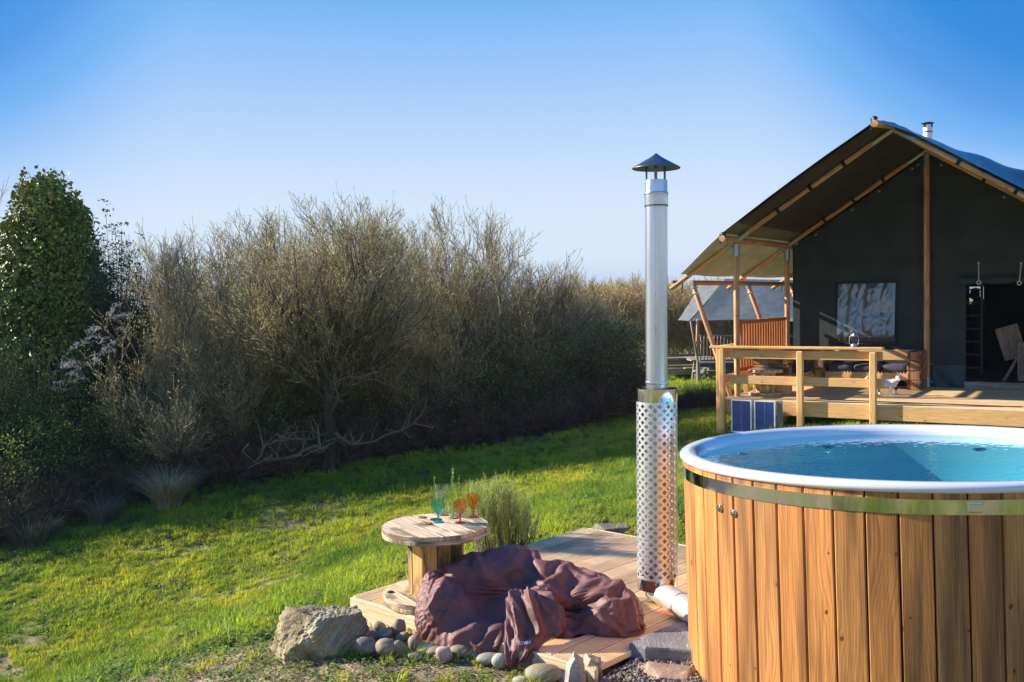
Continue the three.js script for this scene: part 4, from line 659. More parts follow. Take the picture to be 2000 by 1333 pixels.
  { // the printed band: letters upside down along the hem
    const cv = document.createElement('canvas'); cv.width = 512; cv.height = 160; const c = cv.getContext('2d'); c.clearRect(0, 0, 512, 160); c.fillStyle = '#f2e9ea'; c.font = '118px sans-serif'; c.textAlign = 'center'; c.textBaseline = 'middle'; c.fillText('MADE.', 262, 84);
    const t = new THREE.CanvasTexture(cv); t.colorSpace = THREE.SRGBColorSpace; t.magFilter = THREE.LinearFilter;
    const u0 = 0.24, u1 = 0.64, v0 = 0.685, v1 = 0.765;
    part('printed_lettering', grid(40, 12, (a, b) => flapPt(lerp(u0, u1, a), lerp(v0, v1, b), 0.0022).sub(bag.position), (a, b) => [1 - a, b]), std({ map: t, transparent: true, roughness: 0.7 }), flap);
  }
  // sewn seam over the right lobe
}
// ---------------------------------------------------------------- tent lodge and its deck
const TY = -0.10, TT = -32.6 * R, TO = V(3.957, TY, -17.5);             // deck level, turn, foot of the left front post
const tentM = new THREE.Matrix4().makeRotationY(TT).setPosition(TO), tentI = tentM.clone().invert();
const tw = (x, y, z) => V(x, y, z).applyMatrix4(tentM);                  // tent axes: x along the gable, z towards us, y above the deck
function tz(px, py, z) { const o = camera.position.clone().applyMatrix4(tentI), d = ray(px, py).transformDirection(tentI); return d.multiplyScalar((z - o.z) / d.z).add(o); }
function tyy(px, py, y) { const o = camera.position.clone().applyMatrix4(tentI), d = ray(px, py).transformDirection(tentI); return d.multiplyScalar((y - o.y) / d.y).add(o); }
const tgy = (x, z) => { const p = tw(x, 0, z); return groundY(p.x, p.z) - TY; };   // ground height in tent axes
const canvasTex = pixelTex(256, 256, (x, y) => { const a = fbm(x * 5, y * 5, 3, 4, 5), b = vn(x * 100, y * 100, 4, 100, 100); const q = 200 + (a - 0.5) * 60 + (b - 0.5) * 24; return [q, q, q]; }, 1.2, 1.2);
const WZ = -3.02, HW = 2.62, WX0 = 0.10, WX1 = 2 * HW - 0.10;
{
  const tent = thing('safari_tent', 'dark green safari tent lodge with wooden pole frame and open doorway behind the hot tub', 'tent', TO, TT);
  const slope = 0.635, ay = 4.40, roofY = (x) => ay - Math.abs(x - HW) * slope; // line of the rafters' centres
  const P = (n, g, m, par = tent) => part(n, g, m, par);
  const pole = (n, a, b, r, r1 = r, m = M.log) => P(n, cyl(a, b, r, r1, 12), m);
  const green = std({ color: lin(0.054, 0.076, 0.074), map: canvasTex, roughness: 0.85, bumpMap: canvasTex, bumpScale: 0.01 });
  const outer = phys({ color: lin(0.15, 0.165, 0.14), map: canvasTex, roughness: 0.30, clearcoat: 0.5, clearcoatRoughness: 0.25, transmission: 0.0, bumpMap: canvasTex, bumpScale: 0.01 });
  const wing = phys({ color: lin(0.22, 0.20, 0.085), map: canvasTex, roughness: 0.95, transmission: 0.4, thickness: 0 });
  const liner = std({ color: lin(0.085, 0.066, 0.045), map: canvasTex, roughness: 0.55 });
  // gable wall with window and doorway
  const wl = tz(1638, 668, WZ), wr = tz(1750, 552, WZ), dl = tz(1887, 745, WZ), dt = tz(1890, 556, WZ);
  const wallTop = (x) => roofY(x) - 0.07;
  const sh = new THREE.Shape(); sh.moveTo(WX0, 0.0); sh.lineTo(WX1, 0.0); sh.lineTo(WX1, wallTop(WX1)); sh.lineTo(HW, wallTop(HW)); sh.lineTo(WX0, wallTop(WX0)); sh.closePath();
  const hole = (x0, y0, x1, y1) => { const h = new THREE.Path(); h.moveTo(x0, y0); h.lineTo(x0, y1); h.lineTo(x1, y1); h.lineTo(x1, y0); h.closePath(); sh.holes.push(h); };
  hole(wl.x, wl.y, wr.x, wr.y); const DX1 = dl.x + 1.75; hole(dl.x, 0.12, DX1, dt.y);
  const wg = new THREE.ExtrudeGeometry(sh, { depth: 0.02, bevelEnabled: false }); wg.translate(0, 0, WZ - 0.02); P('canvas_wall', planeUV(wg, 'y'), green);
  P('valance', grid(30, 2, (u, v) => { const x = lerp(HW + 0.05, WX1 + 0.6, u), t = x - HW; return V(x, lerp(roofY(x) - 0.12, roofY(x) + 0.06 + t * 0.13, v), WZ - 0.03); }), green);
  const back = -9.0;
  { // the rest of the tent body, closed and dark inside
    const side = (x) => moved(new THREE.BoxGeometry(0.02, wallTop(WX0) + 0.02, Math.abs(back - WZ)), x, wallTop(WX0) / 2, (back + WZ) / 2 - 0.01);
    P('canvas_wall', planeUV(side(WX0 - 0.011), 'y'), green); P('canvas_wall', planeUV(side(WX1 + 0.011), 'y'), green);
    const bs = new THREE.Shape(); bs.moveTo(WX0, 0); bs.lineTo(WX1, 0); bs.lineTo(WX1, wallTop(WX1)); bs.lineTo(HW, wallTop(HW)); bs.lineTo(WX0, wallTop(WX0)); bs.closePath();
    const a = tz(1894, 594, back), b = tz(1922, 560, back); const h = new THREE.Path(); h.moveTo(a.x, a.y); h.lineTo(a.x, b.y); h.lineTo(b.x, b.y); h.lineTo(b.x, a.y); h.closePath(); bs.holes.push(h);
    P('canvas_wall', planeUV(moved(new THREE.ExtrudeGeometry(bs, { depth: 0.02, bevelEnabled: false }), 0, 0, back - 0.02), 'y'), green);
    P('tent_floor', moved(new THREE.BoxGeometry(WX1 - WX0, 0.06, Math.abs(back - WZ)), (WX0 + WX1) / 2, 0.05, (back + WZ) / 2), std({ color: lin(0.12, 0.085, 0.06) }));
    P('threshold', beam(V(dl.x - 0.02, 0.06, WZ + 0.04), V(DX1, 0.06, WZ + 0.04), 0.06, 0.12, 0.005), M.grey);
  }
  { // clear window sheet, wavy, in a welt
    const nx = 60, ny = 60, W = wr.x - wl.x, Hh = wr.y - wl.y;
    const wavy = (u, v) => 0.010 * Math.sin(u * 21 + 1.4 * Math.sin(v * 2.2 + 1) + v * 1.5) + 0.006 * Math.sin(u * 43 - v * 3.0) + 0.045 * (fbm(u * 7 + v * 0.9, v * 2.2, 3, 4) - 0.5) + 0.012 * (Math.abs(fbm(u * 12 - v * 3, v * 5, 13, 2) - 0.5) * 2) + 0.05 * ss(0.28, 0.0, v) * (fbm(u * 6, v * 9, 7, 3) - 0.5);
    const ed = (u, v) => Math.min(1, 10 * Math.min(u, 1 - u, v, 1 - v));
    P('clear_window', grid(nx, ny, (u, v) => V(wl.x + u * W, wl.y + v * Hh, WZ + 0.012 + 0.12 * (1 - v) * ss(0, 0.12, v) + wavy(u, v) * ed(u, v))), phys({ color: lin(0.10, 0.115, 0.14), roughness: 0.07, metalness: 0, specularIntensity: 1, ior: 1.75, clearcoat: 1, clearcoatRoughness: 0.03 }));
    const f = []; for (const y of [wl.y - 0.02, wr.y + 0.02]) f.push(moved(bevelBox(W + 0.12, 0.05, 0.02, 0.004), wl.x + W / 2, y, WZ + 0.02)); for (const x of [wl.x - 0.03, wr.x + 0.03]) f.push(moved(bevelBox(0.05, Hh - 0.012, 0.018, 0.004), x, wl.y + Hh / 2, WZ + 0.02)); P('window_welt', mg(f), std({ color: lin(0.02, 0.026, 0.025), roughness: 0.8 }));
  }
  { // rolled door flap over the doorway with its ties, and the loose flap at its foot
    const a = tz(1882, 549, WZ), y = dt.y + 0.05; P('rolled_flap', grid(50, 14, (u, v) => { const t = v * 6.283, r = 0.065 + 0.012 * Math.sin(u * 23) + 0.008 * Math.sin(u * 51); return V(lerp(a.x - 0.05, DX1 + 0.1, u), y + 0.02 + Math.cos(t) * r, WZ + 0.05 + Math.sin(t) * r * 0.8); }), green);
    for (const [x0, y0, x1, y1] of [[1912, 516, 1912.5, 549], [1995, 517, 1991.5, 550]]) { const p = tz(x0, y0, WZ + 0.02), q = tz(x1, y1, WZ + 0.13); const t = P('tie_cord', tube([p, p.clone().lerp(q, 0.5), q], 0.011, 8, 6), std({ color: lin(0.55, 0.62, 0.38) })); P('tie_ring', moved(new THREE.TorusGeometry(0.032, 0.008, 6, 16), q.x, q.y - 0.03, q.z), M.white, t); P('tie_knot', moved(new THREE.SphereGeometry(0.022, 8, 6), p.x, p.y + 0.02, p.z), std({ color: lin(0.55, 0.62, 0.38) }), t); }
    const l = tz(1822, 756, WZ + 0.04), r = tz(1885, 714, WZ + 0.04); P('loose_flap', grid(24, 14, (u, v) => V(lerp(l.x, r.x, u), lerp(0.005, r.y, v), WZ + 0.03 + 0.025 * Math.sin(u * 9 + v * 6) * (1 - v) + 0.02 * fbm(u * 6, v * 6, 2, 2))), std({ color: lin(0.022, 0.062, 0.075), roughness: 0.6 }));
  }
  // posts
  const pr = 0.052;
  pole('post', V(0, 0, 0), V(0, 2.52, 0), pr); pole('post', V(0, 0, -2.91), V(0, 2.52, -2.91), pr); pole('post', V(2 * HW, 0, 0), V(2 * HW, 2.52, 0), pr);
  pole('post', V(HW, 0.19, -2.91), V(HW, ay - 0.25, -2.91), 0.055);
  P('post_shoe', cyl(V(HW, 0, -2.91), V(HW, 0.19, -2.91), 0.062, 0.062, 14), M.galv);
  for (const z of [0, -2.91]) P('post_sleeve', cyl(V(0, 2.46, z), V(0, 2.68, z), pr + 0.006, pr + 0.006, 14), M.galv);
  P('post_sleeve', cyl(V(HW, ay - 0.30, -2.91), V(HW, ay - 0.06, -2.91), 0.06, 0.06, 14), M.galv);
  // purlins and ridge, running back
  P('ridge_log', mg([cyl(V(HW, ay - 0.09, 1.28), V(HW, ay + 0.05, 0), 0.055, 0.055, 12), cyl(V(HW, ay + 0.05, 0), V(HW, ay + 0.06, back), 0.055, 0.055, 12)]), M.log);
  const py = roofY(0) + 0.01; P('purlin', cyl(V(0, py, 0.68), V(0, py, back), 0.055, 0.055, 12), M.log); P('purlin', cyl(V(2 * HW, py, 0.68), V(2 * HW, py, back), 0.055, 0.055, 12), M.log);
  const ex = -0.84, ey = 2.02; P('eave_purlin', cyl(V(ex, ey, 0.02), V(ex, ey, back), 0.045, 0.045, 12), M.log);
  // rafters with sleeves at their joints
  const yr = (x) => x >= 0 ? roofY(x) : roofY(0) + x * 0.66;
  for (const z of [0, -2.91, -5.8]) {
    P('rafter', cyl(V(0.12, yr(0.12), z), V(HW - 0.3, yr(HW - 0.3), z), 0.042, 0.042, 10), M.log);
    P('rafter', cyl(V(2 * HW - 0.12, yr(0.12), z), V(HW + 0.3, yr(HW - 0.3), z), 0.042, 0.042, 10), M.log);
    P('wing_rafter', cyl(V(-0.1, yr(-0.1), z), V(-1.24, yr(-1.24), z), 0.042, 0.042, 10), M.log);
    P('rafter_sleeve', mg([cyl(V(-0.2, yr(-0.2), z), V(0, yr(0), z), 0.047, 0.047, 10), cyl(V(0, yr(0), z), V(0.22, yr(0.22), z), 0.047, 0.047, 10)]), M.galv);
    P('rafter_sleeve', mg([cyl(V(HW - 0.32, yr(HW - 0.32), z), V(HW, ay, z), 0.047, 0.047, 10), cyl(V(HW + 0.32, yr(HW - 0.32), z), V(HW, ay, z), 0.047, 0.047, 10)]), M.galv);
    const st = std({ color: lin(0.01, 0.01, 0.012), roughness: 0.7 });
    for (const x of [0.75, 1.3, 1.85, 3.6, 4.4]) { const t = x > HW ? 2 * HW - x : x, g = beam(V(x - 0.025, yr(t - (x > HW ? -1 : 1) * 0.025), z), V(x + 0.025, yr(t + (x > HW ? -1 : 1) * 0.025), z), 0.10, 0.10, 0.01); P('strap', g, st); }
    const w = P('wing_strap', beam(V(-1.0, yr(-1.0) - 0.02, z), V(-1.03, yr(-1.0) - 0.24, z), 0.03, 0.008, 0.002), st); P('wing_buckle', moved(bevelBox(0.12, 0.05, 0.05, 0.01), -1.14, yr(-1.14) + 0.06, z), st);
  }
  for (const [z, fx, fy] of [[-0.03, -0.14, 0.0], [-2.94, -0.10, 0.0], [-5.83, -0.10, 0]]) { P('brace', cyl(V(fx, fy, z), V(ex, ey + 0.02, z), 0.043, 0.043, 10), M.log); const t = P('brace_tie', cyl(V(lerp(fx, ex, 0.95), lerp(fy, ey, 0.95), z), V(lerp(fx, ex, 1.0), ey + 0.02, z), 0.05, 0.05, 10), M.galv); P('rope_loop', moved(new THREE.TorusGeometry(0.05, 0.014, 6, 14).rotateX(1.3), lerp(fx, ex, 0.9), lerp(fy, ey, 0.9), z), std({ color: lin(0.7, 0.66, 0.5) }), t); }
  { // metal fitting on the ridge end and on the purlin end
    for (const [x, y, z] of [[HW, ay - 0.03, 1.2], [0, py + 0.055, 0.6]]) P('end_clamp', mg([moved(bevelBox(0.05, 0.012, 0.16, 0.003), x, y + 0.045, z), moved(bevelBox(0.03, 0.05, 0.02, 0.003), x, y + 0.02, z + 0.05), moved(bevelBox(0.03, 0.05, 0.02, 0.003), x, y + 0.02, z - 0.05), moved(bevelBox(0.012, 0.18, 0.03, 0.003), x - 0.055, y - 0.06, z + 0.03)]), M.black);
  }
  // fly sheet: left slope opaque over the tent, thin over the wing; right slope bellied
  const over = (x) => x > 0 ? lerp(0.66, 1.2, clamp(x / HW)) : lerp(0.12, 0.66, clamp(1 + x / 1.15));
  const sag = (s, z) => 0.02 * Math.sin(z * 2.16) * Math.sin(clamp(s) * 3.14) + 0.012 * (fbm(s * 6, z * 1.5, 5, 3) - 0.5);
  P('fly_sheet', grid(40, 60, (u, v) => { const x = lerp(HW, 0, u), z = lerp(over(x), back - 0.3, v); return V(x, roofY(x) + 0.105 + sag(u, z) - 0.14 * clamp(z / 1.2) * clamp(1 - u), z); }, (u, v, p) => [p.z, u * 3]), outer);
  P('inner_liner', grid(30, 40, (u, v) => { const x = lerp(HW - 0.02, 0.30, u), z = lerp(over(x) - 0.05, back, v); return V(x, roofY(x) + 0.062 + sag(u, z) * 0.8 - 0.14 * clamp(z / 1.2) * clamp(1 - u), z); }, (u, v, p) => [p.z, u * 3]), liner);
  P('wing_sheet', grid(24, 60, (u, v) => { const x = lerp(0.3, -0.96, u), z = lerp(over(x), back - 0.3, v), y = x > 0 ? roofY(x) + 0.085 : roofY(0) + 0.085 + x * 0.67; return V(x, y + sag(u, z) - 0.03 * ss(0.6, 1, u) * Math.abs(Math.sin(z * 1.08)), z); }, (u, v, p) => [p.z, u * 2]), wing);
  P('fly_sheet', grid(60, 60, (u, v) => { const x = lerp(HW, 2 * HW + 1.15, u), t = x - HW, z = lerp(lerp(1.2, 0.05, clamp(t / 0.3)), back - 0.3, v), lift = t * 0.165 * ss(0.0, 0.10, v) * (1 - 0.25 * v) * ss(4, 2.4, t); const wv = 0.03 * Math.sin(v * 46 + t * 1.3) * ss(0.01, 0.08, v) * ss(0.4, 0.1, v) + 0.02 * Math.sin(t * 9 + v * 30) * ss(0.02, 0.1, v); return V(x, ay - t * slope + 0.10 + lift + wv - 0.14 * clamp(z / 1.2), z); }, (u, v, p) => [p.z, u * 3]), outer);
  // stove pipe behind the ridge
  const sp = tz(1812.5, 300, -6.2), sk = 0.0112; const sy = (p) => tz(1812, p, -6.2).y; const sl = (l) => { const g = lathe(l, 24); g.translate(sp.x, 0, sp.z); return g; };
  const stove = P('stove_pipe', sl([[0.095, sy(330)], [0.095, sy(249)]]), M.white); P('stove_pipe_band', sl([[0.098, sy(259)], [0.103, sy(258)], [0.098, sy(257)]]), M.black, stove); P('stove_cowl', sl([[0.001, sy(238.5)], [0.06, sy(239)], [0.135, sy(240.6)], [0.13, sy(241.4)], [0.001, sy(240.6)]]), M.black, stove);
  for (let i = 0; i < 10; i++) { const a = i * 0.628; P('cowl_bar', cyl(V(sp.x + Math.cos(a) * 0.09, sy(250), sp.z + Math.sin(a) * 0.09), V(sp.x + Math.cos(a) * 0.09, sy(241), sp.z + Math.sin(a) * 0.09), i % 3 ? 0.004 : 0.012, i % 3 ? 0.004 : 0.012, 6), M.black, stove); }
  // little toggles along the wall's upper seam
  const tg = []; for (const x of [0.55, 1.25, 1.75, 2.35, 2.45, 2.85, 3.9]) tg.push(moved(new THREE.BoxGeometry(0.05, 0.02, 0.01).rotateZ(x < HW ? 0.55 : -0.55), x, wallTop(x) - 0.07, WZ + 0.008)); P('toggle', mg(tg), std({ color: lin(0.5, 0.5, 0.47) }), tent, 'stuff');
}
{ // the big deck
  const dk = thing('raised_deck', 'raised timber deck with post and rail balustrade in front of the safari tent', 'deck', TO, TT), rnd = RNG(21);
  const x0 = -0.16, z1 = 0.456, X1 = 7.2, P = (n, g, m, par = dk) => part(n, g, m, par);
  const shades = [[1.02, 0.88, 0.70], [0.94, 0.79, 0.62], [1.06, 0.93, 0.76]].map(c => { const m = M.decking.clone(); m.color = lin(...c); return m; });
  const bg = bevelBox(X1 - x0, 0.03, 0.137, 0.004, 'x');
  for (let i = 0; i < 25; i++) P('board', moved(uvShift(bg, rnd(), rnd() * 2), (x0 + X1) / 2, -0.015, z1 - 0.07 - i * 0.1405), shades[Math.floor(rnd() * 3)]);
  P('fascia', moved(bevelBox(X1 - x0, 0.215, 0.045, 0.005, 'x'), (x0 + X1) / 2, -0.14, z1 - 0.024), M.pine);
  P('fascia', moved(bevelBox(0.045, 0.19, 3.5, 0.005, 'z'), x0 + 0.03, -0.14, z1 - 1.8), M.pine);
  for (let i = 0; i < 6; i++) P('joist', moved(bevelBox(0.05, 0.16, 3.3, 0.004, 'z'), 0.8 + i * 1.2, -0.12, z1 - 1.75), M.pine);
  for (const [x, z] of [[0.1, -0.1], [1.25, -0.9], [1.75, -0.9], [2.6, -0.9], [4.2, -0.9], [0.9, -2.6], [2.5, -2.6], [5.6, -0.9]]) { const y = tgy(x, z); P('leg', moved(bevelBox(0.1, -0.04 - y + 0.2, 0.1, 0.005, 'y'), x, (y - 0.2 - 0.04) / 2, z), M.pine); }
  // rail posts, square, reaching the ground
  const post = (px, z, w, top, d = 0.1) => { const p = tz(px, 760, z), y = tgy(p.x, z) - 0.1; P('rail_post', moved(bevelBox(w, top - y, d, 0.012, 'y'), p.x, (top + y) / 2, z), M.pine); return p.x; };
  const zf = z1 + 0.055; const topY = 0.87;
  const pa = post(1411.5, zf, 0.085, topY), pb = post(1563.5, zf, 0.10, topY - 0.03), pc = post(1706, zf, 0.10, topY - 0.03);
  { const y = tgy(-0.2, 0.2) - 0.1; P('rail_post', moved(bevelBox(0.09, topY - y, 0.06, 0.012, 'y'), x0 - 0.05, (topY + y) / 2, z1 - 0.12), M.pine); }
  { const y = tgy(-0.2, -0.8) - 0.1; P('rail_post', moved(bevelBox(0.09, topY - y, 0.10, 0.012, 'y'), x0 + 0.0, (topY + y) / 2, z1 - 1.4), M.pine); }
  const xa = x0 - 0.14, xb = tz(1725, 690, zf).x;
  P('top_rail', moved(bevelBox(xb - xa, 0.045, 0.15, 0.01, 'x'), (xa + xb) / 2, topY + 0.0235, zf - 0.04), M.pine);
  P('top_rail', moved(bevelBox(0.14, 0.04, 1.5, 0.01, 'z'), x0 - 0.02, topY + 0.02, z1 - 0.80), M.pine);
  P('rail', moved(bevelBox(pc + 0.02 - pa, 0.145, 0.045, 0.006, 'x'), (pa + pc) / 2 + 0.12, topY - 0.10, z1 - 0.024), M.pine);
  P('rail', moved(bevelBox(pc + 0.02 - pa, 0.145, 0.045, 0.006, 'x'), (pa + pc) / 2 + 0.12, 0.335, z1 - 0.026), M.pine);
  for (const y of [topY - 0.10, 0.335, -0.12]) P('rail', moved(bevelBox(0.04, 0.14, 1.5, 0.006, 'z'), x0 + 0.07, y, z1 - 0.80), M.pine);
  // slatted screen between the two left posts
  const scr = P('slat_screen', moved(bevelBox(0.05, 0.06, 2.74, 0.005, 'z'), -0.01, 1.30, -1.455), M.orange);
  P('screen_rail', moved(bevelBox(0.05, 0.07, 2.74, 0.005, 'z'), -0.01, 0.46, -1.455), M.orange, scr);
  const sg = bevelBox(0.03, 0.80, 0.075, 0.004, 'y'); for (let i = 0; i < 19; i++) P('slat', moved(uvShift(sg, rnd(), rnd()), -0.015, 0.885, -0.12 - i * 0.147), M.orange, scr);
}
{ // solar panels leaning on the front of the deck
  const cellTex = (() => { const cv = document.createElement('canvas'); cv.width = 256; cv.height = 400; const c = cv.getContext('2d'); c.fillStyle = '#0f2550'; c.fillRect(0, 0, 256, 400); c.fillStyle = '#1b3f86'; for (let i = 0; i < 2; i++) for (let j = 0; j < 18; j++) c.fillRect(4 + i * 126, 3 + j * 22, 122, 19.5); c.fillStyle = 'rgba(150,170,200,0.5)'; for (let i = 1; i < 8; i++) c.fillRect(i * 32 - 1, 0, 1.4, 400); c.fillStyle = '#8fa0b8'; c.fillRect(126, 0, 4, 400); const t = new THREE.CanvasTexture(cv); t.colorSpace = THREE.SRGBColorSpace; t.magFilter = THREE.LinearFilter; return t; })();
  [[1429, 1468.5, 782, 841, 'left solar panel leaning against the front of the raised deck'], [1474, 1515, 784, 841, 'right solar panel leaning against the front of the raised deck']].forEach(([x0, x1, y0, y1, label]) => {
    const z = 0.62, a = tz(x0, y1, z), b = tz(x1, y0, z), w = b.x - a.x, h = Math.max(b.y - a.y, 0.56), p = tw(a.x + w / 2, b.y, z), s = thing('solar_panel', label, 'solar panel', p, TT, 'two solar panels under the deck rail');
    const fr = M.white; for (const x of [-w / 2 + 0.011, w / 2 - 0.011]) part('frame', moved(bevelBox(0.022, h, 0.03, 0.003), x, -h / 2, 0), fr, s); for (const y of [-0.011, -h + 0.011]) part('frame', moved(bevelBox(w - 0.046, 0.022, 0.029, 0.003), 0, y, 0), fr, s);
    part('cell_sheet', moved(new THREE.BoxGeometry(w - 0.044, h - 0.044, 0.016), 0, -h / 2, 0.002), phys({ map: cellTex, roughness: 0.25, clearcoat: 0.6, clearcoatRoughness: 0.05 }), s);
    part('backing_board', moved(bevelBox(0.10, h + 0.02, 0.03, 0.004, 'y'), w / 2 + 0.055, -h / 2, -0.035), M.grey, s); const gy = tgy(a.x, z) - b.y; part('stand_leg', moved(bevelBox(0.04, Math.abs(gy + h) + 0.15, 0.03, 0.004, 'y'), -w / 2 + 0.05, -h - Math.abs(gy + h) / 2 + 0.0, -0.04), M.pine, s);
  });
}
// ---------------------------------------------------------------- things on the big deck
const tput = (name, label, cat, x, y, z, turn = 0, group) => thing(name, label, cat, tw(x, y, z), TT + turn, group);
{
  // sleeper bench along the gable wall and another along the screen
  const P = part, rnd = RNG(44);
  const bx0 = tz(1597, 740, -2.55).x, bx1 = tz(1806, 740, -2.55).x, bz = -2.55;
  const b1 = tput('sleeper_bench', 'long bench of heavy timber sleepers with three cushions under the tent window', 'bench', bx0, 0, bz), L = bx1 - bx0;
  P('backrest', moved(bevelBox(L - 0.28, 0.20, 0.07, 0.008, 'x'), L / 2 - 0.03, 0.60, -0.28), M.pine, b1);
  P('seat_plank', moved(bevelBox(L - 0.4, 0.05, 0.5, 0.006, 'x'), L / 2, 0.27, 0), M.pine, b1);
  P('seat_rail', moved(bevelBox(L - 0.4, 0.07, 0.05, 0.006, 'x'), L / 2, 0.21, 0.23), M.pine, b1);
  for (const [x, n] of [[L - 0.12, 4], [0.10, 4]]) for (let i = 0; i < n; i++) P('arm_sleeper', moved(bevelBox(0.235 - (i % 2) * 0.012, 0.172, 0.68 - (i % 2) * 0.02, 0.012, 'z'), x, 0.087 + i * 0.176, 0.0), M.sleeper, b1);
  const cush = phys({ color: lin(0.125, 0.10, 0.155), roughness: 0.85, sheen: 0.4, map: canvasTex });
  const cushion = (w, d, h) => { const g = new THREE.SphereGeometry(1, 28, 16), p = g.attributes.position, f = (v, e) => Math.sign(v) * Math.pow(Math.abs(v), e); for (let i = 0; i < p.count; i++) { const x = f(p.getX(i), 0.45), z = f(p.getZ(i), 0.45), y = p.getY(i); p.setXYZ(i, x * w / 2, f(y, 0.75) * h / 2 * (1 - 0.15 * (x * x + z * z) / 2) + 0.006 * Math.sin(x * 9 + z * 5), z * d / 2); } g.computeVertexNormals(); return g; };
  const names = ['leftmost purple seat cushion on the long sleeper bench', 'middle purple seat cushion on the long sleeper bench', 'rightmost purple seat cushion on the long sleeper bench behind the cat'];
  [0.42, 1.0, 1.58].forEach((t, i) => { const w = (L - 0.44) / 3, c = tput('cushion', names[i], 'cushion', bx0 + 0.22 + w * (i + 0.5), 0.375, bz + 0.02, 0, 'purple cushions on the deck benches'); P('cushion_cover', cushion(w * 0.99, 0.5, 0.155), cush, c); P('cushion_trim', mg(Array.from({ length: 9 }, (_, k) => moved(new THREE.SphereGeometry(0.014, 6, 5), (k - 4) * w * 0.11, -0.068, 0.225))), std({ color: lin(0.5, 0.4, 0.3) }), c, 'stuff'); });
  const b2 = tput('sleeper_bench', 'shorter sleeper bench against the slatted screen at the left of the deck', 'bench', 0.14, 0, -1.6);
  P('backrest', moved(bevelBox(0.06, 0.26, 1.9, 0.008, 'z'), 0.0, 0.58, -0.1), M.sleeper, b2); P('seat_plank', moved(bevelBox(0.5, 0.05, 1.9, 0.006, 'z'), 0.3, 0.28, -0.1), M.pine, b2); P('seat_rail', moved(bevelBox(0.05, 0.08, 1.9, 0.006, 'z'), 0.56, 0.22, -0.1), M.pine, b2);
  for (let i = 0; i < 4; i++) P('arm_sleeper', moved(bevelBox(0.66 - (i % 2) * 0.02, 0.172, 0.20, 0.012, 'x'), 0.28, 0.087 + i * 0.176, 0.95), i > 1 ? M.sleeper : M.pine, b2);
  { const c = tput('cushion', 'dark purple cushion with a sun stripe on the bench by the slatted screen', 'cushion', 0.44, 0.375, -1.9, 0, 'purple cushions on the deck benches'); P('cushion_cover', cushion(0.5, 0.75, 0.15), cush, c); }
  { const x = tz(1594, 725, -2.2).x; const o = tput('corner_post', 'dark squat timber block where the two deck benches meet', 'timber block', x - 0.16, 0, -2.62); for (let i = 0; i < 3; i++) P('block', moved(bevelBox(0.2, 0.2, 0.3, 0.01, 'x'), 0, 0.101 + i * 0.204, 0), M.sleeper, o); }
  // second cable drum
  const c = tyy(1496, 772, 0.0); const ds = cableDrum('cable_drum_table', 'small cable drum table on the raised deck behind the rail', tw(c.x, 0.002, c.z), 0.30, 0.46, 0.17, 0.055, 77, 0.2);
  // lanterns
  const lantern = (label, x, y, z, s) => { const o = tput('lantern', label, 'lantern', x, y, z, 0, 'storm lanterns on the raised deck'), gl = phys({ color: lin(0.93, 0.95, 0.96), transmission: 1, thickness: 0, roughness: 0.03 }); const sc = (l) => lathe(l.map(p => [p[0] * s, p[1] * s]), 20);
    P('lantern_base', sc([[0.001, 0.001], [0.06, 0.001], [0.062, 0.02], [0.052, 0.05], [0.03, 0.062], [0.001, 0.062]]), M.galv, o); P('lantern_globe', sc([[0.03, 0.063], [0.055, 0.10], [0.058, 0.13], [0.035, 0.19], [0.030, 0.20]]), gl, o); P('lantern_top', sc([[0.032, 0.2], [0.04, 0.205], [0.035, 0.225], [0.02, 0.24], [0.018, 0.262], [0.001, 0.268]]), M.galv, o);
    for (const q of [-1, 1]) P('lantern_side', tube([V(q * 0.05 * s, 0.03 * s, 0), V(q * 0.078 * s, 0.06 * s, 0), V(q * 0.078 * s, 0.18 * s, 0), V(q * 0.035 * s, 0.235 * s, 0)], 0.006 * s, 16, 6), M.galv, o); P('lantern_handle', tube([V(-0.06 * s, 0.2 * s, 0), V(-0.05 * s, 0.29 * s, 0), V(0, 0.32 * s, 0), V(0.05 * s, 0.29 * s, 0), V(0.06 * s, 0.2 * s, 0)], 0.0025 * s, 20, 5), M.galv, o); return o; };
  { const q = tyy(1599, 692, topRailY()); lantern('storm lantern standing on the top rail in front of the tent wall', q.x, topRailY(), 0.46, 0.85); }
  lantern('small storm lantern on the drum table behind the rail', c.x - 0.02, 0.465, c.z, 0.62);
}
function topRailY() { return 0.917; }
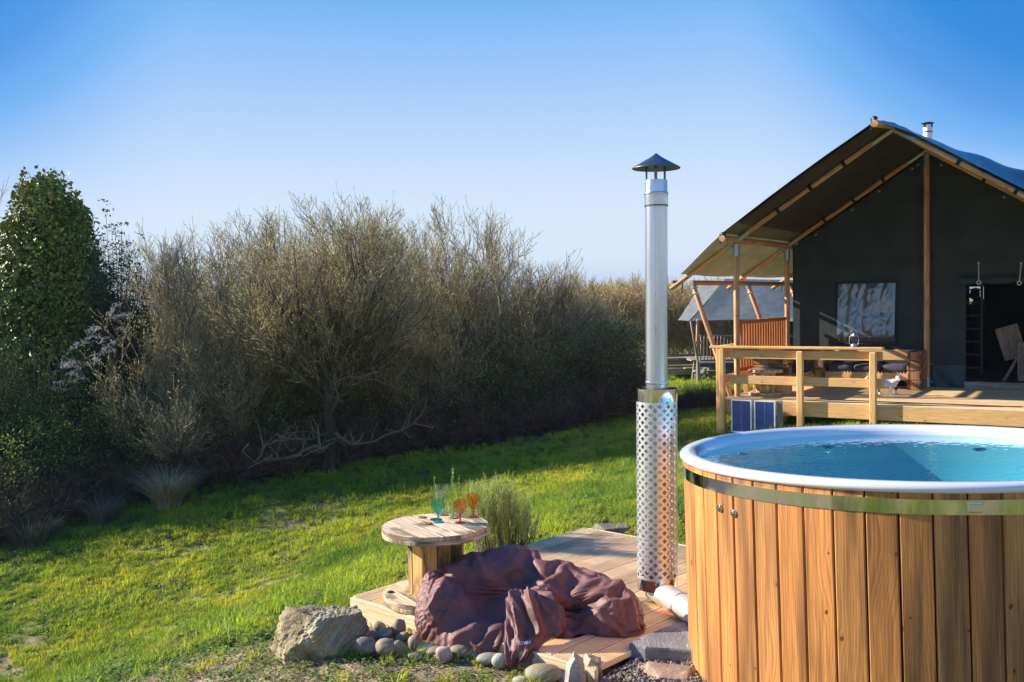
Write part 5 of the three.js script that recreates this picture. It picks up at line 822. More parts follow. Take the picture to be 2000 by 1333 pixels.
{ // inside the doorway: bunk ladder, chair and a person looking down
  const P = part, zl = -5.2; const dark = std({ color: lin(0.22, 0.15, 0.11), roughness: 0.8 });
  const a = tz(1918, 745, zl), lad = tput('bunk_ladder', 'wooden bunk ladder inside the tent doorway', 'ladder', a.x, 0.082, zl), h = 2.0;
  for (const x of [0, -0.42]) P('ladder_side', moved(bevelBox(0.045, h, 0.09, 0.005, 'y'), x, h / 2, 0), dark, lad); for (let i = 0; i < 7; i++) P('rung', moved(bevelBox(0.372, 0.03, 0.08, 0.004, 'x'), -0.21, 0.14 + i * 0.265, 0), dark, lad);
  const cp = tz(1988, 742, -4.0), ch = tput('folding_chair', 'weathered wooden chair standing just inside the tent doorway', 'chair', cp.x, 0.082, -4.0);
  const gm = M.grey.clone(); gm.color = lin(1.1, 0.95, 0.85);
  P('seat', moved(bevelBox(0.42, 0.03, 0.42, 0.006, 'x'), 0.14, 0.45, 0), gm, ch); P('backrest', beam(V(-0.02, 0.42, 0.0), V(-0.20, 1.02, 0), 0.4, 0.03, 0.006, V(0, 0, 1)), gm, ch); P('side_panel', moved(bevelBox(0.40, 0.72, 0.03, 0.006, 'y'), 0.22, 0.37, 0.22), gm, ch);
  for (const [x0, x1, z] of [[-0.22, 0.02, 0.2], [-0.22, 0.02, -0.2], [0.3, 0.3, -0.2]]) P('leg', beam(V(x0, 0.0, z), V(x1, 0.45, z), 0.04, 0.04, 0.004), gm, ch);
  // person: one continuous body by smooth union of limbs, cap as a child
  const zp = -6.6, hd = tz(1913, 573, zp), y0 = 0.082, sc = 1; const o = tput('person', 'person in a peaked cap standing in the dark tent looking down', 'person', hd.x, y0, zp);
  const H = hd.y - y0 + 0.10, hy = H - 0.12;  // top of the head, head centre
  const k = H / 1.75, J = (x, y, z) => V(x * k, y * k, z * k);
  const limbs = [[J(0, 1.40, 0), J(0, 1.02, 0), 0.155, 0.135], [J(0, 1.02, 0), J(0, 0.92, 0), 0.14, 0.15], [J(0, 1.42, 0.17), J(0, 1.42, -0.17), 0.075, 0.075], [J(0, 1.45, 0), J(-0.05, 1.56, 0), 0.06, 0.055],
    [J(0, 0.90, 0.09), J(-0.02, 0.5, 0.10), 0.095, 0.065], [J(-0.02, 0.5, 0.10), J(0.02, 0.08, 0.10), 0.062, 0.045], [J(0.02, 0.04, 0.10), J(-0.14, 0.03, 0.11), 0.045, 0.035], [J(0, 0.90, -0.09), J(0.0, 0.5, -0.10), 0.095, 0.065], [J(0.0, 0.5, -0.10), J(0.03, 0.08, -0.10), 0.062, 0.045], [J(0.03, 0.04, -0.10), J(-0.13, 0.03, -0.11), 0.045, 0.035],
    [J(0, 1.40, 0.20), J(-0.03, 1.12, 0.24), 0.055, 0.045], [J(-0.03, 1.12, 0.24), J(-0.22, 0.98, 0.18), 0.042, 0.03], [J(0, 1.40, -0.20), J(-0.03, 1.12, -0.24), 0.055, 0.045], [J(-0.03, 1.12, -0.24), J(-0.22, 0.98, -0.16), 0.042, 0.03]];
  const hc = J(-0.08, 1.64, 0);
  const hand = []; for (const s of [1, -1]) { const w = J(-0.22, 0.98, 0.17 * s); hand.push([w, w.clone().add(J(-0.075, -0.03, 0)), 0.032, 0.03]); for (let f = 0; f < 4; f++) { const b = w.clone().add(J(-0.085, -0.035, (f - 1.5) * 0.021)), m = b.clone().add(J(-0.045 + f * 0.004, -0.02, 0)); hand.push([b, m, 0.010, 0.009], [m, m.clone().add(J(-0.012, -0.03, 0)), 0.009, 0.008]); } const th = w.clone().add(J(-0.03, -0.01, -0.03 * s)); hand.push([th, th.clone().add(J(-0.05, -0.02, -0.015 * s)), 0.012, 0.009]); }
  const sdf = (p) => { let d = 9; for (const [a, b, r, q] of limbs) d = smin(d, capsule(p, a, b, r * k, q * k), 0.04); for (const [a, b, r, q] of hand) d = smin(d, capsule(p, a, b, r * k, q * k), 0.008); d = smin(d, ell(p, hc, J(0.098, 0.118, 0.08)), 0.03); d = smin(d, ell(p, hc.clone().add(J(-0.06, -0.06, 0)), J(0.055, 0.05, 0.055)), 0.03); d = smin(d, capsule(p, hc.clone().add(J(-0.092, 0.0, 0)), hc.clone().add(J(-0.122, -0.035, 0)), 0.012 * k, 0.014 * k), 0.012); for (const s of [1, -1]) d = smin(d, ell(p, hc.clone().add(J(0.01, -0.01, 0.08 * s)), J(0.025, 0.034, 0.012)), 0.008); return d; };
  const bodyM = std({ color: lin(0.05, 0.06, 0.11), roughness: 0.9 });
  P('body', sdfMesh(sdf, J(-0.42, -0.02, -0.36), J(0.26, 1.78, 0.36), 0.0135, bodyM), bodyM, o);
  const capM = std({ color: lin(0.02, 0.02, 0.025), roughness: 0.9 }), cap = lathe([[0.001, 0.085], [0.05, 0.075], [0.088, 0.04], [0.104, -0.005], [0.104, -0.015]], 24); cap.scale(k * 1.02, k, k * 0.88); cap.rotateZ(0.32); cap.translate(hc.x, hc.y + 0.045 * k, hc.z); const cm = P('cap', cap, capM, o);
  const brim = grid(12, 6, (u, v) => { const a = (u - 0.5) * 1.9, r = lerp(0.095, 0.19, v * Math.cos(a * 0.75)); return V(hc.x - Math.cos(a) * r * k, hc.y + (0.015 - 0.06 * v) * k, hc.z + Math.sin(a) * r * k * 0.85); }); P('brim', brim, capM, cm);
}
{ // cat on the deck
  const f = tyy(1729, 771.5, 0), o = tput('cat', 'white cat with black patches walking along the raised deck, looking towards us', 'cat', f.x, 0.004, f.z, 0.12); o.scale.setScalar(0.84);
  const CS = 0.86, J = (x, y, z) => V(x, y, z).multiplyScalar(1.12);
  const S = [[J(-0.15, 0.225, 0), J(0.02, 0.205, 0), 0.078, 0.072], [J(0.02, 0.205, 0), J(0.15, 0.215, 0), 0.072, 0.07], [J(0.15, 0.225, 0), J(0.215, 0.28, 0.01), 0.058, 0.046],
    [J(-0.16, 0.22, 0.045), J(-0.125, 0.13, 0.05), 0.058, 0.034], [J(-0.125, 0.13, 0.05), J(-0.185, 0.075, 0.05), 0.028, 0.018], [J(-0.185, 0.075, 0.05), J(-0.165, 0.015, 0.05), 0.018, 0.016], [J(-0.16, 0.012, 0.05), J(-0.125, 0.012, 0.05), 0.017, 0.015],
    [J(-0.16, 0.22, -0.045), J(-0.10, 0.13, -0.05), 0.058, 0.034], [J(-0.10, 0.13, -0.05), J(-0.13, 0.075, -0.05), 0.028, 0.018], [J(-0.13, 0.075, -0.05), J(-0.09, 0.015, -0.05), 0.018, 0.016], [J(-0.09, 0.012, -0.05), J(-0.055, 0.012, -0.05), 0.017, 0.015],
    [J(0.13, 0.2, 0.04), J(0.10, 0.11, 0.042), 0.042, 0.022], [J(0.10, 0.11, 0.042), J(0.095, 0.015, 0.042), 0.02, 0.016], [J(0.095, 0.013, 0.042), J(0.125, 0.012, 0.044), 0.017, 0.015], [J(0.14, 0.2, -0.04), J(0.185, 0.11, -0.042), 0.042, 0.022], [J(0.185, 0.11, -0.042), J(0.195, 0.015, -0.042), 0.02, 0.016], [J(0.195, 0.013, -0.042), J(0.225, 0.012, -0.04), 0.017, 0.015],
    [J(-0.22, 0.26, 0), J(-0.30, 0.31, 0.01), 0.022, 0.018], [J(-0.30, 0.31, 0.01), J(-0.36, 0.27, 0.015), 0.018, 0.016], [J(-0.36, 0.27, 0.015), J(-0.40, 0.20, 0.02), 0.016, 0.012]];
  const hc = J(0.235, 0.305, 0.03), sdf = (p) => { let d = 9; for (const [a, b, r, q] of S) d = smin(d, capsule(p, a, b, r * 1.08, q * 1.08), 0.035); d = smin(d, ell(p, hc, V(0.062, 0.057, 0.056)), 0.02); d = smin(d, ell(p, hc.clone().add(V(0.028, -0.018, 0.042)), V(0.03, 0.024, 0.028)), 0.015); return d; };
  const fur = std({ vertexColors: true, roughness: 0.9 }), g = sdfMesh(sdf, J(-0.44, -0.005, -0.12), J(0.32, 0.39, 0.14), 0.0085, fur), p = g.attributes.position, col = new Float32Array(p.count * 3);
  const spots = [[-0.05, 0.25, 0.08, 0.05], [-0.04, 0.19, 0.085, 0.035], [-0.20, 0.13, 0.06, 0.05], [-0.17, 0.07, 0.06, 0.035], [0.21, 0.13, -0.05, 0.045], [0.20, 0.34, 0.045, 0.03], [0.285, 0.335, 0.06, 0.026], [-0.38, 0.24, 0.02, 0.07], [-0.12, 0.07, -0.05, 0.03]];
  for (let i = 0; i < p.count; i++) { const x = p.getX(i), y = p.getY(i), z = p.getZ(i); let b = 0; for (const [a, c, e, r] of spots) b = Math.max(b, ss(r * 1.1, r * 0.8, Math.hypot((x - a) * 1.3, y - c, (z - e) * 0.7) + (vn(x * 60, y * 60, 3) - 0.5) * 0.012)); const w = [0.74, 0.70, 0.68]; for (let k = 0; k < 3; k++) col[i * 3 + k] = lerp(w[k], [0.02, 0.017, 0.018][k], b); }
  g.setAttribute('color', new THREE.BufferAttribute(col, 3)); part('body', g, fur, o);
  const em = std({ color: lin(0.42, 0.2, 0.17), roughness: 0.8 }); for (const s of [-1, 1]) { const e = new THREE.ConeGeometry(0.024, 0.05, 10, 1); e.scale(1, 1, 0.5); e.rotateZ(s * -0.25); e.translate(hc.x + s * 0.036, hc.y + 0.062, hc.z - 0.004); part('ear', e, em, o); const y = new THREE.SphereGeometry(0.0085, 10, 8); y.translate(hc.x + 0.018 + s * 0.023, hc.y + 0.008, hc.z + 0.052); part('eye', y, M.black, o); }
  part('nose', new THREE.SphereGeometry(0.007, 8, 6).translate(hc.x + 0.03, hc.y - 0.012, hc.z + 0.069), em, o);
}
// ---------------------------------------------------------------- second lodge, picnic tables and fire pit further off
{
  const D = 31, q = (px, py, d = D) => at(px, py, d), t = thing('safari_tent', 'grey canvas roofed tent lodge with slatted veranda seen far behind the first tent', 'tent', q(1450, 740)), o = t.position, P = (n, g, m) => part(n, g.translate(-o.x, -o.y, -o.z), m, t);
  const cv = std({ color: lin(0.235, 0.255, 0.25), map: canvasTex, roughness: 0.7 });
  const A = [q(1416, 545, 34), q(1660, 549, 34)], B = [q(1349, 627, 30.5), q(1660, 619, 30.5)], C = [q(1390, 583, 32), q(1660, 584, 32)];
  const nf = (u) => 0.05 * Math.sin(u * 14) + 0.12 * Math.abs(((u * 3.2) % 1) - 0.5);
  P('roof_sheet', grid(50, 16, (u, v) => { const p = A[0].clone().lerp(A[1], u), r = B[0].clone().lerp(B[1], u), s = p.lerp(r, v); s.y += -0.35 * v * (1 - v) * (0.6 + 0.4 * Math.sin(u * 12)); s.z += nf(u) * v * (1 - v) * 3; return s; }, (u, v) => [u * 8, v * 4]), cv);
  P('roof_sheet', grid(6, 16, (u, v) => { const p = A[0].clone(), r = B[0].clone(), e = p.lerp(r, v); e.y += -0.35 * v * (1 - v) * 0.6; return e.add(V(-0.05 - u * 0.35 * (1 - v), -u * 0.02, -u * 2.0)); }, (u, v) => [u, v * 4]), cv);
  P('gable_canvas', grid(2, 2, (u, v) => q(lerp(1452, 1660, u), lerp(628, 706, v), 33)), std({ color: lin(0.035, 0.045, 0.042), roughness: 0.9 }));
  P('post', cyl(q(1363, 624, 30.5), q(1361, 700, 30.8), 0.045), M.log); P('post', cyl(q(1349.5, 627, 30.4), q(1364, 712, 30.2), 0.035), M.grey); P('post', cyl(q(1364, 708, 30.2), q(1364.5, 762, 30.2), 0.06), M.grey); P('post', cyl(q(1386, 712, 31), q(1386.5, 752, 31), 0.08), M.grey);
  P('rail', beam(q(1357, 669.5, 30.3), q(1373, 669.5, 30.3), 0.09, 0.07), M.log);
  P('handrail', beam(q(1366, 656, 30.7), q(1560, 657, 30.7), 0.06, 0.05), M.grey); P('foot_rail', beam(q(1366, 705, 30.7), q(1560, 705, 30.7), 0.06, 0.05), M.grey);
  const rnd = RNG(8); for (let i = 0; i < 22; i++) { const x = 1369 + i * 6.6; P('slat', beam(q(x, 658, 30.75), q(x, 704, 30.75), 0.075, 0.02, 0.003), M.grey); }
  P('deck_beam', beam(q(1364, 713.5, 30.4), q(1560, 713.5, 30.4), 0.14, 0.12), std({ color: lin(0.06, 0.075, 0.09) })); P('deck_boards', grid(2, 2, (u, v) => { const p = q(lerp(1366, 1560, u), 708.5, 30.6); p.z -= v * 3; return p; }), M.grey);
  P('strut', beam(q(1368, 733, 30.2), q(1380, 716, 30.6), 0.12, 0.05), M.grey);
}
{
  const table = (label, px, py, D, w, turn) => { const b = onGround(px, py), o = thing('picnic_table', label, 'picnic table', V(b.x, groundY(b.x, b.z), b.z), turn, 'picnic tables by the far lodge');
    for (let i = 0; i < 4; i++) part('table_plank', moved(bevelBox(w, 0.04, 0.16, 0.004, 'x'), 0, 0.74, -0.255 + i * 0.17), M.grey, o); for (const z of [-0.68, 0.68]) for (let i = 0; i < 2; i++) part('seat_plank', moved(bevelBox(w, 0.04, 0.125, 0.004, 'x'), 0, 0.43, z + (i - 0.5) * 0.135), M.grey, o);
    for (const x of [-w * 0.36, w * 0.36]) { for (const s of [-1, 1]) part('leg', beam(V(x, 0, s * 0.62), V(x, 0.72, s * 0.22), 0.05, 0.09), M.grey, o); part('cross_bar', moved(bevelBox(0.04, 0.09, 1.5, 0.004, 'z'), x + 0.05, 0.37, 0), M.grey, o); part('cross_bar', moved(bevelBox(0.04, 0.08, 0.68, 0.004, 'z'), x + 0.05, 0.68, 0), M.grey, o); } };
  table('long grey picnic table half hidden behind the flue pipe', 1318, 743, 30, 2.6, 0.15);
  table('second picnic table beneath the edge of the far lodge deck', 1398, 748, 30, 1.7, 0.05);
  const b = onGround(1336, 744.5), o = thing('fire_pit', 'small dark fire pit log on the grass between the picnic tables', 'fire pit', b); part('log', cyl(V(-0.28, 0.1, 0), V(0.28, 0.12, 0.05), 0.1, 0.09, 10), std({ color: lin(0.06, 0.045, 0.035), roughness: 1 }), o); part('log_end', cyl(V(-0.29, 0.1, 0), V(-0.281, 0.1, 0), 0.095, 0.1, 10), M.old, o);
}
// ---------------------------------------------------------------- scrub, trees and plants
const barkMat = std({ vertexColors: true, roughness: 0.9 });
const budMat = phys({ vertexColors: true, roughness: 1, transmission: 0.25, thickness: 0 });
function twigBuf() { return { P: [], C: [] }; }
function stick(B, a, b, ra, rb, c0, c1 = c0, sides = 3) { // tapered stick without caps
  const d = b.clone().sub(a).normalize(), x = Math.abs(d.y) < 0.9 ? V(0, 1, 0).cross(d).normalize() : V(1, 0, 0).cross(d).normalize(), y = V().crossVectors(d, x);
  for (let i = 0; i < sides; i++) {
    const t0 = i / sides * 6.2832, t1 = (i + 1) / sides * 6.2832, q = (o, t, r) => [o.x + (x.x * Math.cos(t) + y.x * Math.sin(t)) * r, o.y + (x.y * Math.cos(t) + y.y * Math.sin(t)) * r, o.z + (x.z * Math.cos(t) + y.z * Math.sin(t)) * r];
    B.P.push(...q(a, t0, ra), ...q(a, t1, ra), ...q(b, t1, rb), ...q(a, t0, ra), ...q(b, t1, rb), ...q(b, t0, rb)); B.C.push(...c0, ...c0, ...c1, ...c0, ...c1, ...c1);
  }
}
function leafTo(B, p, dir, up, l, w, c) { // a folded leaf of two triangles on each side
  const s = V().crossVectors(dir, up).normalize().multiplyScalar(w / 2), t = p.clone().addScaledVector(dir, l), m = p.clone().addScaledVector(dir, l * 0.45).addScaledVector(up, -w * 0.12);
  const L = m.clone().add(s).addScaledVector(up, w * 0.2), Rr = m.clone().sub(s).addScaledVector(up, w * 0.2);
  for (const q of [p, L, t, p, t, Rr]) { B.P.push(q.x, q.y, q.z); B.C.push(...c); }
}
const bufGeo = (B, smooth = true) => { const g = new THREE.BufferGeometry(); g.setAttribute('position', new THREE.Float32BufferAttribute(B.P, 3)); g.setAttribute('color', new THREE.Float32BufferAttribute(B.C, 3)); g.computeVertexNormals(); return g; };
// a spray of fine twigs about half a metre long growing along +y
function spray(seed, buds, bark, n = 13, len = 0.62) {
  const r = RNG(seed), B = twigBuf(), c = (k) => bark.map(v => v * k), main = [V(0, 0, 0)]; let d = V(0, 1, 0);
  for (let i = 0; i < 4; i++) { d = d.clone().add(V((r() - 0.5) * 0.5, 0.1, (r() - 0.5) * 0.5)).normalize(); main.push(main[i].clone().addScaledVector(d, len / 4)); }
  for (let i = 0; i < 4; i++) stick(B, main[i], main[i + 1], 0.0075 - i * 0.0013, 0.0062 - i * 0.0013, c(0.55), c(0.75));
  for (let i = 0; i < n; i++) {
    const t = 0.05 + 0.95 * r(), k = Math.min(3, Math.floor(t * 4)), p = main[k].clone().lerp(main[k + 1], t * 4 - k), a = r() * 6.28, e = V(Math.cos(a) * 0.75, 0.55 + r() * 0.5, Math.sin(a) * 0.75).normalize(), l = (0.16 + r() * 0.26) * (1.1 - t * 0.5), m = p.clone().addScaledVector(e, l * 0.5), e2 = e.clone().add(V((r() - 0.5) * 0.4, 0.45, (r() - 0.5) * 0.4)).normalize(), q = m.clone().addScaledVector(e2, l * 0.6);
    const tone = 0.35 + r() * r() * 1.1; stick(B, p, m, 0.0046, 0.0036, c(tone)); stick(B, m, q, 0.0036, 0.0016, c(tone * 1.15));
    if (r() < 0.6) { const e3 = e2.clone().add(V((r() - 0.5) * 1.4, 0.2, (r() - 0.5) * 1.4)).normalize(); stick(B, m, m.clone().addScaledVector(e3, l * 0.45), 0.0028, 0.0014, c(tone)); }
    for (let b = 0; b < buds; b++) { const f = 0.2 + 0.8 * r(), o = m.clone().lerp(q, f), u = V((r() - 0.5), 0.8, (r() - 0.5)).normalize(), g = 0.8 + r() * 0.5; leafTo(B, o, u, V(r() - 0.5, r() * 0.4, r() - 0.5).normalize(), 0.016 + r() * 0.022, 0.011 + r() * 0.008, [0.60 * g, 0.58 * g, 0.24 * g]); }
  }
  return bufGeo(B);
}
function leafCluster(seed, n, rad, l, w, cols) { const r = RNG(seed), B = twigBuf(); for (let i = 0; i < n; i++) { const d = V(r() - 0.5, r() - 0.35, r() - 0.5).normalize(), p = d.clone().multiplyScalar(rad * (0.35 + 0.65 * r())), u = V(r() - 0.5, r() + 0.2, r() - 0.5).normalize(), c = cols[Math.floor(r() * cols.length)], k = 0.75 + r() * 0.5; leafTo(B, p, d.add(V((r() - 0.5) * 1.2, -0.25, (r() - 0.5) * 1.2)).normalize(), u, l * (0.7 + r() * 0.6), w * (0.7 + r() * 0.6), c.map(v => v * k)); } return bufGeo(B); }
const SPRAYS = [spray(1, 2, [0.56, 0.41, 0.29], 8), spray(2, 5, [0.60, 0.45, 0.31], 8), spray(3, 6, [0.54, 0.40, 0.29], 8), spray(4, 6, [0.64, 0.47, 0.32], 7, 0.7)];
const BARE = [spray(11, 0, [0.13, 0.10, 0.09], 14), spray(12, 0, [0.15, 0.11, 0.09], 12, 0.7)];
const Q = new THREE.Quaternion(), M4 = new THREE.Matrix4(), CC = new THREE.Color(), UPV = V(0, 1, 0);
function scatter(name, geo, mat, items, parent, kind = 'stuff', label) { // items: [point, direction, scale, colour]
  const im = new THREE.InstancedMesh(geo, mat, items.length); im.name = parent === scene ? numbered(name) : name; im.castShadow = im.receiveShadow = true; const q2 = new THREE.Quaternion();
  items.forEach(([p, d, s, c, tw], i) => { Q.setFromUnitVectors(UPV, d); q2.setFromAxisAngle(UPV, tw ?? i * 2.4); Q.multiply(q2); M4.compose(p, Q, Array.isArray(s) ? V(...s) : V(s, s, s)); im.setMatrixAt(i, M4); im.setColorAt(i, CC.setRGB(...c)); });
  if (kind) im.userData.kind = kind; if (label) { im.userData.label = label; } parent.add(im); return im;
}
// a many-stemmed leafless willow: stems fan out from the foot, branch twice, and end in sprays
function willow(name, label, cat, foot, H, W, seed, o = {}) {
  const r = RNG(seed), t = thing(name, label, cat, foot, 0, o.group), B = twigBuf(), sprays = SPRAYS.map(() => []), bark = o.bark || [0.13, 0.105, 0.08];
  const dens = (o.dens || 1) * 0.4, stems = o.stems || 7, trunkH = o.trunk || 0, tr = o.tr || 0.05;
  let roots = [[V(0, -0.1, 0), 0]];
  const inside = (p) => { const x = p.x / (W * 1.04), z = p.z / (W * 1.04), y = p.y / H; return x * x + z * z + Math.pow(Math.max(0, y - 0.35) / 0.66, 2) < 1.08; };
  const limb = (a, dir, len, r0, lvl) => { // a bent limb; returns its joints
    let p = a.clone(), d = dir.clone(), pts = [p.clone()]; const n = lvl === 0 ? 5 : lvl === 1 ? 4 : 3;
    for (let i = 0; i < n; i++) { d = d.add(V((r() - 0.5) * 0.34, 0.02 + (lvl ? 0.10 : 0.02), (r() - 0.5) * 0.34)).normalize(); const q = p.clone().addScaledVector(d, len / n); const ra = r0 * (1 - 0.75 * i / n), rb = r0 * (1 - 0.75 * (i + 1) / n); const moss = lvl === 0 && q.y < 0.9 ? [0.07, 0.075, 0.03] : bark; stick(B, p, q, ra, rb, moss.map(v => v * (0.8 + r() * 0.4)), bark, lvl === 0 ? 6 : lvl === 1 ? 4 : 3); p = q; pts.push(p.clone()); if (i > 0 && !inside(p)) break; }
    return [pts, d];
  };
  const sp = (p, d, s) => { if (!inside(p)) return; const k = Math.floor(r() * 4), yf = clamp(p.y / H), e = d.clone().add(V((r() - 0.5) * 0.9, 0.25 + 0.35 * yf, (r() - 0.5) * 0.9)).normalize(), g = 0.8 + r() * 0.45; sprays[k].push([p, e, s * (0.75 + r() * 0.55), [g * 1.02, g, g * 0.95]]); };
  const base = V(0, trunkH, 0);
  if (trunkH) { const f = [V(-0.02, -0.15, 0), V(0.03, trunkH * 0.35, 0), V(-0.04, trunkH * 0.7, 0.02), base]; for (let i = 0; i < 3; i++) stick(B, f[i], f[i + 1], tr * (1.25 - i * 0.18), tr * (1.07 - i * 0.18), [0.04, 0.036, 0.02], bark.map(v => v * 0.7), 9); for (let i = 0; i < 5; i++) { const a = i * 1.3; stick(B, V(Math.cos(a) * tr * 2.1, -0.12, Math.sin(a) * tr * 2.1), V(Math.cos(a) * tr * 0.5, trunkH * 0.22, Math.sin(a) * tr * 0.5), tr * 0.6, tr * 0.5, [0.06, 0.065, 0.03], bark, 5); } }
  for (let s = 0; s < stems; s++) {
    const a = s / stems * 6.28 + r() * 0.7, sprd = trunkH ? 0.25 + r() * 0.95 : 0.12 + r() * 0.8, el = Math.cos(sprd * 0.95), d = V(Math.cos(a) * Math.sin(sprd), el, Math.sin(a) * Math.sin(sprd)).normalize();
    const reach = Math.min(H * 0.86 / Math.max(0.35, el), W / Math.max(0.12, Math.sin(sprd)) * 0.95) - trunkH * 0.6, st = trunkH ? base.clone().add(V(0, -r() * trunkH * 0.35, 0)) : V(Math.cos(a) * 0.16 * r(), -0.1, Math.sin(a) * 0.16 * r());
    const [pts] = limb(st, d, reach * (0.75 + r() * 0.25), trunkH ? tr * 0.62 : tr * (0.7 + r() * 0.5), 0);
    for (let i = 1; i < pts.length; i++) for (let k = 0; k < 3; k++) {
      const f = pts[i - 1].clone().lerp(pts[i], r()), b = r() * 6.28, e = pts[i].clone().sub(pts[i - 1]).normalize().add(V(Math.cos(b) * 0.8, 0.05, Math.sin(b) * 0.8)).normalize();
      const [q, ed] = limb(f, e, H * (0.20 + 0.16 * r()), tr * 0.28, 1);
      for (let j = 1; j < q.length; j++) for (let m = 0; m < 3 * dens * (0.6 + 0.8 * r()); m++) {
        const g = q[j - 1].clone().lerp(q[j], r()), c = r() * 6.28, h = q[j].clone().sub(q[j - 1]).normalize().add(V(Math.cos(c) * 0.9, 0.15, Math.sin(c) * 0.9)).normalize();
        if (r() < 0.4) { const [w] = limb(g, h, H * (0.07 + 0.07 * r()), tr * 0.11, 2); for (let x = 1; x < w.length; x++) sp(w[x], w[x].clone().sub(w[x - 1]).normalize(), 0.85); } else sp(g, h, 0.95);
      }
      sp(q[q.length - 1], ed, 1.05);
    }
    sp(pts[pts.length - 1], pts[pts.length - 1].clone().sub(pts[pts.length - 2]).normalize(), 1.2);
  }
  const top = Math.round(60 * dens * W); for (let i = 0; i < top; i++) { const a = r() * 6.28, u = Math.sqrt(r()) * 0.92, y = (0.35 + 0.62 * Math.sqrt(Math.max(0, 1 - u * u))) * H; sp(V(Math.cos(a) * u * W, y * (0.9 + 0.1 * r()), Math.sin(a) * u * W), V(Math.cos(a) * u * 0.6, 1, Math.sin(a) * u * 0.6).normalize(), 1.1); }
  part('limbs', bufGeo(B), barkMat, t);
  sprays.forEach((L, k) => L.length && scatter('twigs', SPRAYS[k], budMat, L, t));
  return t;
}
const footAt = (px, py, back = 0) => { const p = onGround(px, py), d = V(p.x, 0, p.z).normalize(); p.addScaledVector(d, back); p.y = groundY(p.x, p.z); return p; };
const heightTo = (f, py, px = 1000) => at(px, py, -f.z).y - f.y, widthOf = (f, hw) => hw / PF * -f.z;
{
  const W = (label, px, py, back, top, hw, seed, o) => { const f = footAt(px, py, back + 0.8); return willow('willow_scrub', label, 'willow', f, heightTo(f, top + 42, px), widthOf(f, hw), seed, o); };
  // front row from left to right, then the taller ones behind
  const main = (() => { const f = footAt(648, 932, 0.3); return willow('willow_tree', 'bare spreading willow tree with a dark forked trunk at the meadow edge', 'willow', f, heightTo(f, 425, 648), widthOf(f, 205), 4242, { trunk: 1.75, tr: 0.105, stems: 12, dens: 0.75, bark: [0.075, 0.06, 0.045] }); })();
  W('twiggy willow bush beside the evergreen at the left end of the scrub', 345, 985, 0.8, 470, 120, 11);
  W('dense low willow bush between the evergreen side and the forked tree', 470, 960, 1.0, 470, 115, 12);
  W('rounded willow bush just right of the forked tree', 815, 905, 1.3, 440, 130, 13);
  W('broad willow bush with pale catkins in the middle of the scrub', 945, 890, 1.6, 420, 135, 14);
  W('leaning willow bush where the scrub starts to drop towards the flue pipe', 1060, 860, 1.6, 515, 115, 15);
  W('low catkin covered willow bush beside the flue pipe', 1165, 830, 1.4, 600, 95, 16);
  W('tall thin topped willow far behind the left bushes', 300, 985, 4.0, 445, 110, 21);
  W('tall willow behind the gap left of the forked tree', 520, 960, 4.2, 425, 130, 22);
  W('tall willow rising behind the forked tree', 700, 925, 4.4, 388, 130, 23);
  W('tallest willow on the skyline, right of the forked tree', 880, 900, 4.6, 385, 130, 24);
  W('tall willow with a bare right shoulder against the pale sky', 985, 880, 4.6, 425, 105, 25, { dens: 0.7 });
  W('sparse whippy willow at the right end of the tall scrub', 1115, 850, 4.6, 545, 90, 26, { dens: 0.4 });
  W('willow filling the skyline between the leafy shrub and the first tall willow', 415, 965, 5.5, 440, 130, 27);
  W('willow filling the skyline just left of the forked tree', 590, 945, 6.0, 405, 120, 28);
  W('willow far back between the forked tree and the tallest willow', 790, 905, 6.5, 400, 120, 29);
  // far scrub that reads as one mass
  const r = RNG(99), items = [[], [], []], limbs = twigBuf();
  for (let i = 0; i < 5200; i++) { const px = lerp(1120, 1480, r()), D = lerp(36, 50, r()), p = at(px, 590, D), g = groundY(p.x, p.z), h = (2.0 + 1.3 * fbm(px * 0.02, D * 0.2, 5, 2)) * (0.15 + 0.85 * Math.sqrt(r())); items[i % 3].push([V(p.x, g + h - 0.5, p.z), V((r() - 0.5) * 0.8, 1, (r() - 0.5) * 0.8).normalize(), 1.3 + r() * 0.5, [1.25, 1.1, 0.85].map(v => v * (0.8 + r() * 0.4))]); }
  items.forEach((L, k) => { const m = scatter('far_scrub', SPRAYS[k], budMat, L, scene); tag(m, 'brown leafless scrub filling the distance beyond the flue pipe', 'scrub', null, 'stuff'); });
  for (const [px, top, lab] of [[1222, 572, 'small bare tree on the horizon just left of the flue pipe'], [1240, 580, 'smaller bare tree on the horizon touching the flue pipe'], [1385, 572, 'bare tree on the horizon in front of the far lodge roof']]) { const p = at(px, 600, 44), f = V(p.x, groundY(p.x, p.z), p.z); willow('bare_tree', lab, 'tree', f, heightTo(f, top, px), 1.2, px, { trunk: 1.4, tr: 0.09, stems: 6, dens: 0.35 }); }
  // dark twiggy tangle and leaf litter in the foot of the scrub
  const br = RNG(55), tang = [[], []], lv = [[], []], greenC = [leafCluster(31, 16, 0.14, 0.04, 0.022, [[0.08, 0.12, 0.028], [0.12, 0.16, 0.035], [0.17, 0.20, 0.045]]), leafCluster(32, 14, 0.12, 0.03, 0.02, [[0.15, 0.18, 0.045], [0.10, 0.13, 0.035]])];
  const edge = [[-160, 1120], [0, 1085], [120, 1045], [250, 1000], [400, 970], [540, 955], [640, 935], [740, 915], [860, 895], [980, 875], [1080, 858], [1180, 838], [1250, 812]];
